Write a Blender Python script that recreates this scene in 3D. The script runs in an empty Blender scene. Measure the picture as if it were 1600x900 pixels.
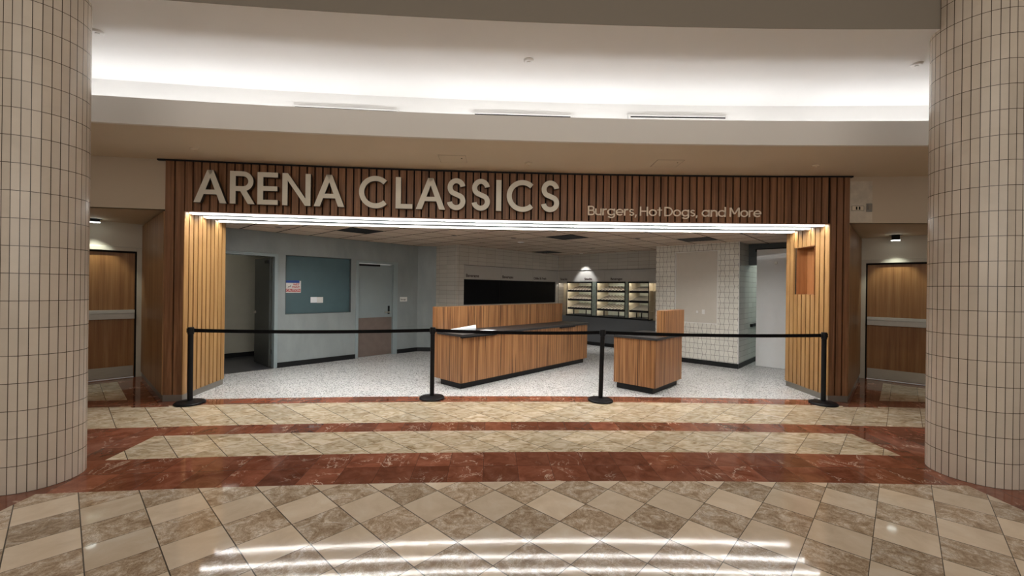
import bpy, math, random
from math import sin, cos, pi, radians, atan2, hypot, floor as mfloor
random.seed(7)
SC = bpy.context.scene
COL = SC.collection

# ---------------------------------------------------------------- camera
EYE = 1.6
F_PX = 655.0
ROLL = 0.0125
cd = bpy.data.cameras.new('camera')
cd.sensor_width = 36.0
cd.lens = F_PX / 1600 * 36.0
cd.clip_start = 0.05
cam = bpy.data.objects.new('camera', cd)
COL.objects.link(cam)
from mathutils import Matrix, Vector
cr, sr = cos(ROLL), sin(ROLL)
m = Matrix(((cr, -sr, 0, 0), (0, 0, -1, 0), (sr, cr, 0, EYE), (0, 0, 0, 1)))
cam.matrix_world = m
SC.camera = cam

# ---------------------------------------------------------------- world / exposure
w = bpy.data.worlds.new('world')
SC.world = w
w.use_nodes = True
w.node_tree.nodes['Background'].inputs[0].default_value = (1.0, 0.95, 0.87, 1)
w.node_tree.nodes['Background'].inputs[1].default_value = 0.34
SC.view_settings.view_transform = 'Standard'
SC.view_settings.look = 'None'
SC.view_settings.gamma = 1.0
SC.view_settings.use_curve_mapping = False
SC.view_settings.exposure = 0.0
SC.cycles.use_denoising = True
SC.cycles.max_bounces = 8
SC.cycles.diffuse_bounces = 5
SC.cycles.sample_clamp_indirect = 6.0
SC.cycles.caustics_reflective = False
SC.cycles.caustics_refractive = False

LED_POWER = 84.0
COVE_POWER = 16.0


def area(name, loc, rot, sx, sy, power, color=(1, .95, .87), spread=pi):
    l = bpy.data.lights.new(name, 'AREA')
    l.shape = 'RECTANGLE'
    l.size, l.size_y = sx, sy
    l.energy = power
    l.color = color
    l.spread = spread
    o = bpy.data.objects.new(name, l)
    o.location = loc
    o.rotation_euler = rot
    COL.objects.link(o)
    return o


# fill lights added out of view behind the viewer to brighten the concourse
area('concourse_far_side_fill', (0.5, -6.5, 2.9), (radians(88), 0, 0), 12.0, 3.0, 215)
area('concourse_overhead_fill', (0.5, -3.0, 5.2), (radians(25), 0, 0), 9.0, 2.0, 95)

# ---------------------------------------------------------------- geometry frames
CX, CY = 2.293, -45.068          # centre of the curved concourse
RS = 51.15                       # arc-length radius of the shopfront
A47 = radians(47)
PX, PY = cos(A47), sin(A47)      # P axis; Q axis is P turned left


def ring(th, d):
    r = d - CY
    return (CX + r * sin(th), CY + r * cos(th))


def S(s):
    return s / RS


def pq(p, q):
    return (p * PX - q * PY, p * PY + q * PX)


class MB:
    """collects faces and links them as ONE mesh object"""

    def __init__(self):
        self.v, self.f, self.mi, self.uv = [], [], [], {}

    def face(self, pts, mi=0, uvs=None):
        n = len(self.v)
        self.v += [tuple(p) for p in pts]
        self.f.append(tuple(range(n, n + len(pts))))
        self.mi.append(mi)
        if uvs:
            self.uv[len(self.f) - 1] = uvs
        return self

    def hexa(self, p, mi=0):
        n = len(self.v)
        self.v += [tuple(q) for q in p]
        for f in ((0, 3, 2, 1), (4, 5, 6, 7), (0, 1, 5, 4), (1, 2, 6, 5), (2, 3, 7, 6), (3, 0, 4, 7)):
            self.f.append(tuple(n + i for i in f))
            self.mi.append(mi)
        return self

    def box(self, x0, x1, y0, y1, z0, z1, mi=0):
        return self.hexa([(x0, y0, z0), (x1, y0, z0), (x1, y1, z0), (x0, y1, z0),
                          (x0, y0, z1), (x1, y0, z1), (x1, y1, z1), (x0, y1, z1)], mi)

    def prism(self, poly, z0, z1, mi=0, mside=None):
        mside = mi if mside is None else mside
        n = len(self.v)
        k = len(poly)
        self.v += [(x, y, z0) for x, y in poly] + [(x, y, z1) for x, y in poly]
        self.f.append(tuple(range(n + k - 1, n - 1, -1)))
        self.mi.append(mi)
        self.f.append(tuple(range(n + k, n + 2 * k)))
        self.mi.append(mi)
        for i in range(k):
            j = (i + 1) % k
            self.f.append((n + i, n + j, n + k + j, n + k + i))
            self.mi.append(mside)
        return self

    def lathe(self, prof, seg=32, axis='z', c=(0, 0, 0), mi=0):
        """prof: list of (radius, height)"""
        n = len(self.v)
        for r, h in prof:
            for i in range(seg):
                a = 2 * pi * i / seg
                x, y = r * cos(a), r * sin(a)
                if axis == 'z':
                    p = (x, y, h)
                elif axis == 'y':
                    p = (x, h, y)
                else:
                    p = (h, x, y)
                self.v.append((p[0] + c[0], p[1] + c[1], p[2] + c[2]))
        for k in range(len(prof) - 1):
            for i in range(seg):
                j = (i + 1) % seg
                q = [n + k * seg + i, n + k * seg + j, n + (k + 1) * seg + j, n + (k + 1) * seg + i]
                if axis == 'y':
                    q.reverse()
                self.f.append(tuple(q))
                self.mi.append(mi)
        for k, rev in ((0, True), (len(prof) - 1, False)):
            if prof[k][0] > 1e-5:
                q = [n + k * seg + i for i in range(seg)]
                if rev != (axis == 'y'):
                    q.reverse()
                self.f.append(tuple(q))
                self.mi.append(mi)
        return self

    def ringbox(self, th0, th1, d0, d1, z0, z1, n=1, mi=0):
        """curved box following the concourse"""
        for i in range(n):
            a, b = th0 + (th1 - th0) * i / n, th0 + (th1 - th0) * (i + 1) / n
            p = [ring(a, d0), ring(b, d0), ring(b, d1), ring(a, d1)]
            first, last = i == 0, i == n - 1
            k = len(self.v)
            self.v += [(x, y, z0) for x, y in p] + [(x, y, z1) for x, y in p]
            fs = [(0, 3, 2, 1), (4, 5, 6, 7), (0, 1, 5, 4), (2, 3, 7, 6)]
            if last: fs.append((1, 2, 6, 5))
            if first: fs.append((3, 0, 4, 7))
            for f in fs:
                self.f.append(tuple(k + i2 for i2 in f))
                self.mi.append(mi)
        return self

    def tube(self, pts, r, seg=10, mi=0):
        pts = [Vector(p) for p in pts]
        n = len(self.v)
        for i, p in enumerate(pts):
            t = (pts[min(i + 1, len(pts) - 1)] - pts[max(i - 1, 0)]).normalized()
            up = Vector((0, 0, 1)) if abs(t.z) < .9 else Vector((1, 0, 0))
            a = t.cross(up).normalized()
            b = t.cross(a).normalized()
            for k in range(seg):
                q = p + a * cos(2 * pi * k / seg) * r + b * sin(2 * pi * k / seg) * r
                self.v.append(tuple(q))
        for i in range(len(pts) - 1):
            for k in range(seg):
                j = (k + 1) % seg
                self.f.append((n + i * seg + k, n + (i + 1) * seg + k, n + (i + 1) * seg + j, n + i * seg + j))
                self.mi.append(mi)
        self.f.append(tuple(n + k for k in range(seg)))
        self.mi.append(mi)
        self.f.append(tuple(n + (len(pts) - 1) * seg + k for k in reversed(range(seg))))
        self.mi.append(mi)
        return self

    def build(self, name, mats, parent=None, rot=0, loc=(0, 0, 0), smooth=False, bevel=0):
        me = bpy.data.meshes.new(name)
        me.from_pydata(self.v, [], self.f)
        if not isinstance(mats, (list, tuple)): mats = [mats]
        for mm in mats: me.materials.append(mm)
        me.polygons.foreach_set('material_index', self.mi)
        if self.uv:
            ul = me.uv_layers.new(name='UVMap')
            for fi, uvs in self.uv.items():
                for li, uv in zip(me.polygons[fi].loop_indices, uvs):
                    ul.data[li].uv = uv
        me.update()
        if smooth:
            me.polygons.foreach_set('use_smooth', [True] * len(me.polygons))
            me.set_sharp_from_angle(angle=radians(35))
        o = bpy.data.objects.new(name, me)
        COL.objects.link(o)
        if parent: o.parent = parent
        o.location = loc
        o.rotation_euler = (0, 0, rot)
        if bevel:
            b = o.modifiers.new('bevel', 'BEVEL')
            b.width = bevel
            b.segments = 2
            b.limit_method = 'ANGLE'
            b.angle_limit = radians(40)
        return o


def tag(o, label, cat, group=None):
    o['label'] = label
    o['category'] = cat
    if group: o['group'] = group
    return o


def thing(name, label, cat, loc=(0, 0, 0), rot=0, group=None):
    o = bpy.data.objects.new(name, None)
    o.empty_display_size = .1
    COL.objects.link(o)
    o.location = loc
    o.rotation_euler = (0, 0, rot)
    return tag(o, label, cat, group)


def copy_tree(o, parent=None):
    c = o.copy()
    COL.objects.link(c)
    if parent: c.parent = parent
    for ch in list(o.children): copy_tree(ch, c)
    return c


def struct(o):
    o['kind'] = 'structure'
    return o


# ---------------------------------------------------------------- material helpers
class NT:
    def __init__(self, name):
        self.m = bpy.data.materials.new(name)
        self.m.use_nodes = True
        self.t = self.m.node_tree
        self.b = self.t.nodes['Principled BSDF']

    def n(self, typ, **kw):
        nd = self.t.nodes.new(typ)
        for k, v in kw.items(): setattr(nd, k, v)
        return nd

    def put(self, sock, v):
        if hasattr(v, 'is_linked') or hasattr(v, 'links'):
            self.t.links.new(v, sock)
        else:
            sock.default_value = v

    def math(self, op, a, b=None, c=None, clamp=False):
        nd = self.n('ShaderNodeMath', operation=op, use_clamp=clamp)
        self.put(nd.inputs[0], a)
        if b is not None: self.put(nd.inputs[1], b)
        if c is not None: self.put(nd.inputs[2], c)
        return nd.outputs[0]

    def obj(self):
        return self.n('ShaderNodeTexCoord').outputs['Object']

    def sep(self, v):
        nd = self.n('ShaderNodeSeparateXYZ')
        self.put(nd.inputs[0], v)
        return nd.outputs

    def comb(self, x, y, z=0.0):
        nd = self.n('ShaderNodeCombineXYZ')
        for i, v in enumerate((x, y, z)): self.put(nd.inputs[i], v)
        return nd.outputs[0]

    def mapv(self, v, scale=(1, 1, 1), loc=(0, 0, 0)):
        nd = self.n('ShaderNodeMapping')
        self.put(nd.inputs[0], v)
        nd.inputs['Scale'].default_value = scale
        nd.inputs['Location'].default_value = loc
        return nd.outputs[0]

    def noise(self, v, scale, detail=4, rough=.5, dist=0, out=0):
        nd = self.n('ShaderNodeTexNoise')
        self.put(nd.inputs['Vector'], v)
        nd.inputs['Scale'].default_value = scale
        nd.inputs['Detail'].default_value = detail
        nd.inputs['Roughness'].default_value = rough
        nd.inputs['Distortion'].default_value = dist
        return nd.outputs[out]

    def ramp(self, v, stops):
        nd = self.n('ShaderNodeValToRGB')
        self.put(nd.inputs[0], v)
        els = nd.color_ramp.elements
        while len(els) < len(stops): els.new(.5)
        for e, (p, c) in zip(els, stops):
            e.position = p
            e.color = (*c, 1) if len(c) == 3 else c
        return nd.outputs[0]

    def mix(self, f, a, b, blend='MIX'):
        nd = self.n('ShaderNodeMix', data_type='RGBA', blend_type=blend)
        self.put(nd.inputs[0], f)
        for i, v in ((6, a), (7, b)):
            self.put(nd.inputs[i], (*v, 1) if isinstance(v, tuple) and len(v) == 3 else v)
        return nd.outputs[2]

    def bump(self, h, strength=.3, dist=.01):
        nd = self.n('ShaderNodeBump')
        self.put(nd.inputs['Height'], h)
        nd.inputs['Strength'].default_value = strength
        nd.inputs['Distance'].default_value = dist
        self.t.links.new(nd.outputs[0], self.b.inputs['Normal'])

    def line(self, coord, period, half, phase=0.0):
        """1 on thin joints every period"""
        t = self.math('ADD', self.math('DIVIDE', coord, period), phase)
        f = self.math('FRACT', t)
        e = self.math('ABSOLUTE', self.math('SUBTRACT', f, .5))
        return self.math('GREATER_THAN', e, .5 - half / period)

    def white(self, v):
        nd = self.n('ShaderNodeTexWhiteNoise', noise_dimensions='3D')
        self.put(nd.inputs['Vector'], v)
        return nd.outputs['Value']

    def fin(self, color=None, rough=.5, metal=0.0, spec=None, coat=None, coat_r=.05):
        if color is not None: self.put(self.b.inputs['Base Color'], (*color, 1) if isinstance(color, tuple) and len(color) == 3 else color)
        self.put(self.b.inputs['Roughness'], rough)
        self.b.inputs['Metallic'].default_value = metal
        if spec is not None: self.b.inputs['Specular IOR Level'].default_value = spec
        if coat is not None:
            self.b.inputs['Coat Weight'].default_value = coat
            self.b.inputs['Coat Roughness'].default_value = coat_r
        return self.m


def simple(name, color, rough=.5, metal=0.0, spec=None, var=.06, scale=8.0, coat=None, bump=0):
    """a plain painted / moulded surface with slight mottling"""
    t = NT(name)
    nz = t.noise(t.obj(), scale, 5, .55)
    lo = tuple(c * (1 - var) for c in color)
    hi = tuple(min(1, c * (1 + var)) for c in color)
    c = t.ramp(nz, [(.3, lo), (.7, hi)])
    if bump: t.bump(t.noise(t.obj(), 90, 3), bump, .004)
    return t.fin(c, rough, metal, spec, coat)


def emit(name, color, power):
    m = bpy.data.materials.new(name)
    m.use_nodes = True
    b = m.node_tree.nodes['Principled BSDF']
    b.inputs['Base Color'].default_value = (.8, .8, .8, 1)
    b.inputs['Emission Color'].default_value = (*color, 1)
    b.inputs['Emission Strength'].default_value = power
    return m


def wood(name, dark, mid, light, sx=14, sz=.7, streak=1.0, slat=0.0, rough=.42, xy=True):
    """vertical grain: stretched along z"""
    t = NT(name)
    o = t.obj()
    v = t.mapv(o, (sx, sx, sz))
    a = t.noise(v, 1.6, 6, .62, .35)
    b = t.noise(t.mapv(o, (sx * 5, sx * 5, sz * 1.6)), 1.4, 4, .6, .1)
    f = t.math('ADD', t.math('MULTIPLY', a, .68), t.math('MULTIPLY', b, .32))
    c = t.ramp(f, [(.36, dark), (.5, mid), (.64, light)])
    if streak > 0:
        k = t.noise(t.mapv(o, (sx * 2.4, sx * 2.4, sz * 1.1), (3, 1, 7)), 1.5, 5, .55, .5)
        c = t.mix(t.ramp(k, [(.54, (0, 0, 0)), (.62, (streak, streak, streak))]), c, tuple(x * .42 for x in dark))
    t.bump(f, .08, .003)
    return t.fin(c, rough, 0, .35)


# ---------------------------------------------------------------- materials
def mat_concourse():
    t = NT('concourse_stone_floor')
    o = t.obj()
    x, y, z = t.sep(o)
    dx = t.math('SUBTRACT', x, CX)
    dy = t.math('SUBTRACT', y, CY)
    r = t.math('SQRT', t.math('ADD', t.math('MULTIPLY', dx, dx), t.math('MULTIPLY', dy, dy)))
    d = t.math('ADD', r, CY)
    th = t.math('ARCTAN2', dx, dy)
    P = t.math('ADD', t.math('MULTIPLY', x, PX), t.math('MULTIPLY', y, PY))
    Q = t.math('SUBTRACT', t.math('MULTIPLY', y, PX), t.math('MULTIPLY', x, PY))

    def between(v, a, b):
        return t.math('MULTIPLY', t.math('GREATER_THAN', v, a), t.math('LESS_THAN', v, b))

    def OR(*a):
        q = a[0]
        for k in a[1:]: q = t.math('MAXIMUM', q, k)
        return q

    AND = lambda a, b: t.math('MULTIPLY', a, b)
    thL, thR = radians(-6.94), radians(1.80)
    outside = OR(t.math('LESS_THAN', th, thL), t.math('GREATER_THAN', th, thR))
    red = OR(between(d, 3.518, 4.143), between(d, 4.762, 5.064), between(d, 5.951, 6.30),
             AND(outside, between(d, 2.45, 4.80)),
             AND(between(P, .62, .96), AND(t.math('GREATER_THAN', d, 5.9), t.math('LESS_THAN', th, radians(-7.5)))),
             AND(between(Q, .24, .60), AND(t.math('GREATER_THAN', d, 5.9), t.math('GREATER_THAN', th, radians(2.5)))),
             AND(t.math('GREATER_THAN', Q, 9.30), t.math('LESS_THAN', P, 1.2)),
             AND(t.math('GREATER_THAN', P, 9.90), t.math('LESS_THAN', Q, .8)))
    # beige stone on the diagonal grid
    pt = t.math('DIVIDE', t.math('SUBTRACT', P, .0955 - .3215 * 10), .3215)
    qt = t.math('DIVIDE', t.math('SUBTRACT', Q, -.188 - .3165 * 20), .3165)
    fp, fq = t.math('FLOOR', pt), t.math('FLOOR', qt)
    chk = t.math('ABSOLUTE', t.math('MODULO', t.math('ADD', fp, fq), 2.0))
    chk = t.math('GREATER_THAN', chk, .5)
    front = t.math('LESS_THAN', d, 3.53)
    plain = AND(chk, front)
    rnd = t.white(t.comb(fp, fq, 1.0))
    off = t.comb(t.math('MULTIPLY', fp, 3.7), t.math('MULTIPLY', fq, 5.3), t.math('MULTIPLY', rnd, 9.0))
    vv = t.n('ShaderNodeVectorMath', operation='ADD')
    t.put(vv.inputs[0], o)
    t.put(vv.inputs[1], off)
    ov = vv.outputs[0]
    n1 = t.noise(ov, 7.5, 10, .72, 1.3)
    n2 = t.noise(ov, 20, 8, .72, 1.9)
    mott = t.ramp(n1, [(.32, (.26, .18, .115)), (.45, (.43, .325, .225)), (.54, (.60, .49, .37)), (.66, (.76, .68, .58))])
    vein = t.ramp(t.math('ABSOLUTE', t.math('SUBTRACT', n2, .5)), [(0.0, (1, 1, 1)), (.045, (0, 0, 0))])
    mott = t.mix(t.math('MULTIPLY', vein, .7), mott, (.20, .12, .065))
    lt = t.ramp(t.noise(ov, 3.2, 5, .6, .6), [(.62, (0, 0, 0)), (.72, (.6, .6, .6))])
    mott = t.mix(lt, mott, (.66, .60, .52))
    tone = t.math('ADD', t.math('MULTIPLY', rnd, .26), .84)
    pl = t.ramp(t.noise(ov, 4, 6, .6, .5), [(.3, (.60, .48, .35)), (.55, (.70, .58, .44)), (.75, (.76, .67, .55))])
    # bands behind: softer veined beige
    sv = t.noise(t.mapv(ov, (1, 2.2, 1)), 6, 7, .65, 1.4)
    band = t.ramp(sv, [(.32, (.30, .205, .115)), (.44, (.50, .395, .26)), (.56, (.66, .55, .405)), (.70, (.76, .67, .54))])
    be = t.mix(front, band, mott)
    be = t.mix(plain, be, pl)
    tc = t.n('ShaderNodeCombineColor')
    for i in range(3): t.put(tc.inputs[i], tone)
    be = t.mix(1.0, be, tc.outputs[0], 'MULTIPLY')
    g1 = OR(t.line(pt, 1.0, .010), t.line(qt, 1.0, .007))
    be = t.mix(g1, be, (.085, .070, .055))
    # red stone, joints along the radius
    s = t.math('MULTIPLY', th, 49.2)
    st = t.math('ADD', t.math('DIVIDE', s, .305), .35)
    rowb = t.math('FLOOR', t.math('DIVIDE', t.math('SUBTRACT', d, 3.518), .3115))
    rr = t.white(t.comb(t.math('FLOOR', st), rowb, 4.0))
    off2 = t.comb(t.math('MULTIPLY', t.math('FLOOR', st), 2.7), t.math('MULTIPLY', rowb, 4.3), rr)
    v2 = t.n('ShaderNodeVectorMath', operation='ADD')
    t.put(v2.inputs[0], o)
    t.put(v2.inputs[1], off2)
    o2 = v2.outputs[0]
    rn = t.noise(o2, 6, 7, .65, .8)
    rc = t.ramp(rn, [(.3, (.135, .042, .022)), (.5, (.21, .070, .038)), (.7, (.28, .108, .065))])
    rv = t.noise(t.mapv(o2, (1.3, 1, 1)), 2.6, 6, .62, 1.3)
    ve = t.ramp(t.math('ABSOLUTE', t.math('SUBTRACT', rv, .5)), [(0, (1, 1, 1)), (.015, (0, 0, 0))])
    gate = t.ramp(t.noise(o2, 3.1, 2, .5), [(.5, (0, 0, 0)), (.6, (.75, .75, .75))])
    ve = t.mix(1.0, ve, gate, 'MULTIPLY')
    rc = t.mix(ve, rc, (.72, .55, .43))
    rt = t.math('ADD', t.math('MULTIPLY', rr, .55), .72)
    tc2 = t.n('ShaderNodeCombineColor')
    for i in range(3): t.put(tc2.inputs[i], rt)
    rc = t.mix(1.0, rc, tc2.outputs[0], 'MULTIPLY')
    g2 = AND(t.line(st, 1.0, .007), t.math('LESS_THAN', d, 6.4))
    g3 = between(d, 3.828, 3.834)
    gr = OR(g2, g3)
    rc = t.mix(t.math('MULTIPLY', gr, .7), rc, (.05, .025, .018))
    c = t.mix(red, be, rc)
    hb = t.math('MULTIPLY', t.math('SUBTRACT', 1.0, OR(g1, g2)), 1.0)
    r1 = t.math('SUBTRACT', t.white(t.comb(fp, fq, 8.0)), .5)
    r2 = t.math('SUBTRACT', t.white(t.comb(fp, fq, 5.0)), .5)
    tilt = t.math('ADD', t.math('MULTIPLY', t.math('FRACT', pt), r1), t.math('MULTIPLY', t.math('FRACT', qt), r2))
    h2 = t.math('ADD', t.math('MULTIPLY', hb, .10), t.math('MULTIPLY', t.noise(o, 14, 3, .5), .10))
    h2 = t.math('ADD', h2, t.math('MULTIPLY', tilt, .8))
    t.bump(h2, .6, .0014)
    ro = t.math('ADD', t.math('MULTIPLY', t.noise(o, 30, 4, .6), .045), .034)
    return t.fin(c, ro, 0, .27)


def mat_terrazzo():
    t = NT('pale_terrazzo_floor')
    o = t.obj()
    vo = t.n('ShaderNodeTexVoronoi', feature='F1')
    t.put(vo.inputs['Vector'], o)
    vo.inputs['Scale'].default_value = 62
    chip = t.math('LESS_THAN', vo.outputs['Distance'], .47)
    sel = t.sep(vo.outputs['Color'])
    dark = t.math('MULTIPLY', chip, t.math('GREATER_THAN', sel[0], .54))
    c = t.mix(t.noise(o, 3, 3), (.60, .60, .59), (.72, .72, .71))
    c = t.mix(t.math('MULTIPLY', chip, t.math('LESS_THAN', sel[0], .22)), c, (.80, .80, .79))
    c = t.mix(dark, c, t.mix(sel[1], (.06, .06, .065), (.30, .29, .28)))
    x, y, z = t.sep(o)
    P = t.math('ADD', t.math('MULTIPLY', x, PX), t.math('MULTIPLY', y, PY))
    Q = t.math('SUBTRACT', t.math('MULTIPLY', y, PX), t.math('MULTIPLY', x, PY))
    g = t.math('MAXIMUM', t.line(P, 1.8, .003), t.line(Q, 1.8, .003, .41))
    c = t.mix(t.math('MULTIPLY', g, .5), c, (.2, .2, .2))
    return t.fin(c, .22, 0, .45)


def mat_column():
    t = NT('column_ceramic_tile')
    uv = t.n('ShaderNodeTexCoord').outputs['UV']
    u, v, _ = t.sep(uv)
    rnd = t.white(t.comb(t.math('FLOOR', u), t.math('FLOOR', v), 2.0))
    n = t.noise(t.obj(), 5, 6, .6, .6)
    c = t.ramp(n, [(.3, (.55, .475, .395)), (.7, (.61, .53, .445))])
    k = t.math('ADD', t.math('MULTIPLY', rnd, .10), .93)
    cc = t.n('ShaderNodeCombineColor')
    for i in range(3): t.put(cc.inputs[i], k)
    c = t.mix(1.0, c, cc.outputs[0], 'MULTIPLY')
    g = t.math('MAXIMUM', t.line(u, 1.0, .048), t.line(v, 1.0, .0115))
    c = t.mix(g, c, (.050, .032, .022))
    gs = t.math('MAXIMUM', t.line(u, 1.0, .07), t.line(v, 1.0, .018))
    t.bump(t.math('SUBTRACT', 1.0, gs), .5, .003)
    return t.fin(c, .24, 0, .5)


def mat_walltile(name, tw, thh, slant, base, grout, axis='x', rough=.18, gw=.004, phase=0.0):
    """glazed wall tile on a vertical face lying along local axis x or y"""
    t = NT(name)
    x, y, z = t.sep(t.obj())
    a = x if axis == 'x' else y
    if axis == 'xy': a = t.math('ADD', x, y)
    zz = t.math('DIVIDE', z, thh)
    if slant:
        # joints lean alternately left and right
        row = t.math('FLOOR', zz)
        fr = t.math('FRACT', zz)
        cell = t.math('FLOOR', t.math('ADD', t.math('DIVIDE', a, tw), .5))
        par = t.math('SUBTRACT', t.math('MULTIPLY', t.math('ABSOLUTE', t.math('MODULO', t.math('ADD', row, cell), 2.0)), 2.0), 1.0)
        shift = t.math('MULTIPLY', t.math('MULTIPLY', t.math('SUBTRACT', fr, .5), par), slant)
        a = t.math('ADD', a, shift)
    g = t.math('MAXIMUM', t.line(a, tw, gw * .5, phase), t.line(z, thh, gw * .5))
    cell = t.comb(t.math('FLOOR', t.math('ADD', t.math('DIVIDE', a, tw), phase)), t.math('FLOOR', zz), 3.0)
    rnd = t.white(cell)
    k = t.math('ADD', t.math('MULTIPLY', rnd, .10), .93)
    cc = t.n('ShaderNodeCombineColor')
    for i in range(3): t.put(cc.inputs[i], k)
    c = t.mix(1.0, (*base, 1), cc.outputs[0], 'MULTIPLY')
    c = t.mix(g, c, grout)
    t.bump(t.math('SUBTRACT', 1.0, g), .35, .002)
    return t.fin(c, rough, 0, .5)


def mat_acoustic():
    t = NT('acoustic_ceiling_tile')
    o = t.obj()
    x, y, z = t.sep(o)
    g = t.math('MAXIMUM', t.line(x, .61, .017, -6.45 / .61 + 11), t.line(y, .61, .013, -4.525 / .61 + 8))
    n = t.noise(t.mapv(o, (1, 1, 1)), 38, 4, .7)
    c = t.ramp(n, [(.3, (.47, .37, .29)), (.7, (.62, .51, .41))])
    cell = t.comb(t.math('FLOOR', t.math('DIVIDE', t.math('SUBTRACT', x, 6.45), .61)), t.math('FLOOR', t.math('DIVIDE', t.math('SUBTRACT', y, 4.525), .61)), 1.0)
    k = t.math('ADD', t.math('MULTIPLY', t.white(cell), .14), .9)
    cc = t.n('ShaderNodeCombineColor')
    for i in range(3): t.put(cc.inputs[i], k)
    c = t.mix(1.0, c, cc.outputs[0], 'MULTIPLY')
    c = t.mix(g, c, (.03, .02, .015))
    t.bump(n, .2, .004)
    return t.fin(c, .85, 0, .2)


def mat_greywall():
    t = NT('pale_blue_grey_wall_paint')
    o = t.obj()
    n = t.noise(t.mapv(o, (1.2, 1.2, .5)), 2.4, 6, .6, .3)
    c = t.ramp(n, [(.3, (.22, .25, .255)), (.7, (.285, .315, .32))])
    x, y, z = t.sep(o)
    ln = t.math('MULTIPLY', t.math('GREATER_THAN', z, .628), t.math('LESS_THAN', z, .634))
    c = t.mix(t.math('MULTIPLY', ln, .5), c, (.1, .12, .13))
    return t.fin(c, .42, 0, .4)


def mat_brushed(name, color, rough=.35):
    t = NT(name)
    n = t.noise(t.mapv(t.obj(), (3, 3, 90)), 3, 3, .6)
    c = t.ramp(n, [(.3, tuple(k * .85 for k in color)), (.7, color)])
    return t.fin(c, rough, .9)


M = {}
M['floor'] = mat_concourse()
M['terrazzo'] = mat_terrazzo()
M['column'] = mat_column()
M['white_ceiling'] = simple('white_ceiling_paint', (.76, .75, .735), .75, var=.02, scale=1.2)
M['lip'] = simple('cove_lip_paint', (.70, .67, .63), .7, var=.02, scale=1.2)
M['tan'] = simple('warm_tan_paint', (.62, .53, .405), .7, var=.035, scale=1.0)
M['tan_wall'] = simple('tan_wall_paint', (.47, .385, .29), .7, var=.035, scale=1.0)
M['tan_edge'] = simple('tan_edge_shadow_paint', (.40, .33, .25), .7)
M['taupe'] = simple('taupe_face_paint', (.21, .18, .145), .7, var=.03, scale=1.0)
M['cream'] = simple('alcove_cream_paint', (.60, .55, .46), .6, var=.03, scale=1.5)
M['frame_paint'] = simple('greige_door_frame_paint', (.50, .46, .38), .4, var=.03, scale=4)
M['slat'] = wood('shaded_slat_wood', (.14, .062, .028), (.225, .105, .050), (.31, .155, .078), 9, .5, .35)  # same wood as the reveals, with shade put into its colour
M['slat_lit'] = wood('led_lit_slat_wood', (.26, .132, .045), (.35, .192, .072), (.43, .25, .105), 9, .5, .15)  # same wood as the header, with LED light put into its colour
M['veneer'] = wood('warm_veneer_wood', (.19, .09, .034), (.28, .14, .056), (.36, .20, .085), 7, .4, .2, rough=.45)
M['door_wood'] = wood('amber_door_veneer', (.22, .095, .032), (.30, .14, .05), (.37, .19, .075), 8, .35, .2, rough=.28)
M['zebra'] = wood('counter_zebra_veneer', (.155, .062, .024), (.30, .140, .056), (.43, .225, .098), 19, .32, 1.0, rough=.36)
M['black_gap'] = simple('black_backing', (.012, .009, .007), .8, spec=.1)
M['black'] = simple('matt_black_metal', (.006, .006, .007), .5, spec=.2)
M['black_plastic'] = simple('black_skirting_vinyl', (.009, .009, .010), .45, spec=.25)
M['belt'] = simple('black_webbing', (.005, .005, .006), .8, spec=.1)
M['stone_black'] = simple('dark_stone_worktop', (.036, .035, .036), .40, spec=.25, var=.25, scale=60)
M['plinth'] = simple('grey_metal_plinth', (.20, .185, .165), .35, .3, var=.05)
M['led'] = emit('led_tube_white', (1.0, .985, .95), LED_POWER)
M['cove'] = emit('cove_light_tube', (.98, .985, 1.0), COVE_POWER)
M['led_side'] = emit('led_tube_edge', (1.0, .99, .97), 1.6)
M['spot'] = emit('downlight_lens', (.93, 1.0, .93), 14.0)
M['case_led'] = emit('display_case_lamp', (1.0, .97, .88), 17.0)
M['soffit'] = simple('soffit_grey_metal', (.075, .073, .07), .6, 0, var=.04)
M['greywall'] = mat_greywall()
M['greyframe'] = simple('blue_grey_frame_paint', (.26, .315, .33), .35, var=.03, scale=5)
M['greydoor'] = simple('blue_grey_door_paint', (.24, .285, .295), .4, var=.04, scale=3)
M['kick'] = simple('brown_kick_plate', (.16, .125, .108), .4, .1, var=.08)
M['teal'] = simple('teal_panel_paint', (.050, .098, .112), .45, var=.08, scale=3)
M['slate'] = simple('slate_grey_paint', (.075, .088, .095), .5, var=.05, scale=3)
M['menu_tile'] = mat_walltile('white_wall_tile', .30, .102, 0, (.52, .49, .44), (.20, .175, .15), 'xy')
M['menu_tile_y'] = mat_walltile('white_wall_tile_end', .30, .102, 0, (.52, .49, .44), (.20, .175, .15), 'y')
M['picket'] = mat_walltile('white_slanted_tile', .088, .112, .026, (.70, .68, .62), (.13, .12, .11), 'y', gw=.0055)
M['side_tile'] = mat_walltile('white_side_tile', .30, .112, 0, (.60, .60, .56), (.22, .21, .19), 'x')
M['white_panel'] = simple('glossy_white_panel', (.84, .85, .86), .06, var=.01, coat=.6)
M['sign_panel'] = simple('off_white_sign_panel', (.42, .40, .37), .5, var=.02)
M['board'] = simple('cream_recessed_board', (.56, .52, .46), .5, var=.02)
M['screen'] = simple('black_screen_glass', (.003, .003, .004), .45, spec=.12)
M['letter_face'] = simple('champagne_letter_face', (.66, .62, .53), .42, .1, var=.03)
M['letter_side'] = simple('dark_letter_return', (.05, .045, .038), .4, .4)
M['small_letter'] = simple('pale_letter_face', (.82, .70, .57), .5, var=.02)
M['ink'] = simple('dark_red_brown_ink', (.03, .010, .010), .6)
M['paper'] = simple('white_paper', (.84, .86, .90), .6, var=.02, scale=20)
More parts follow.
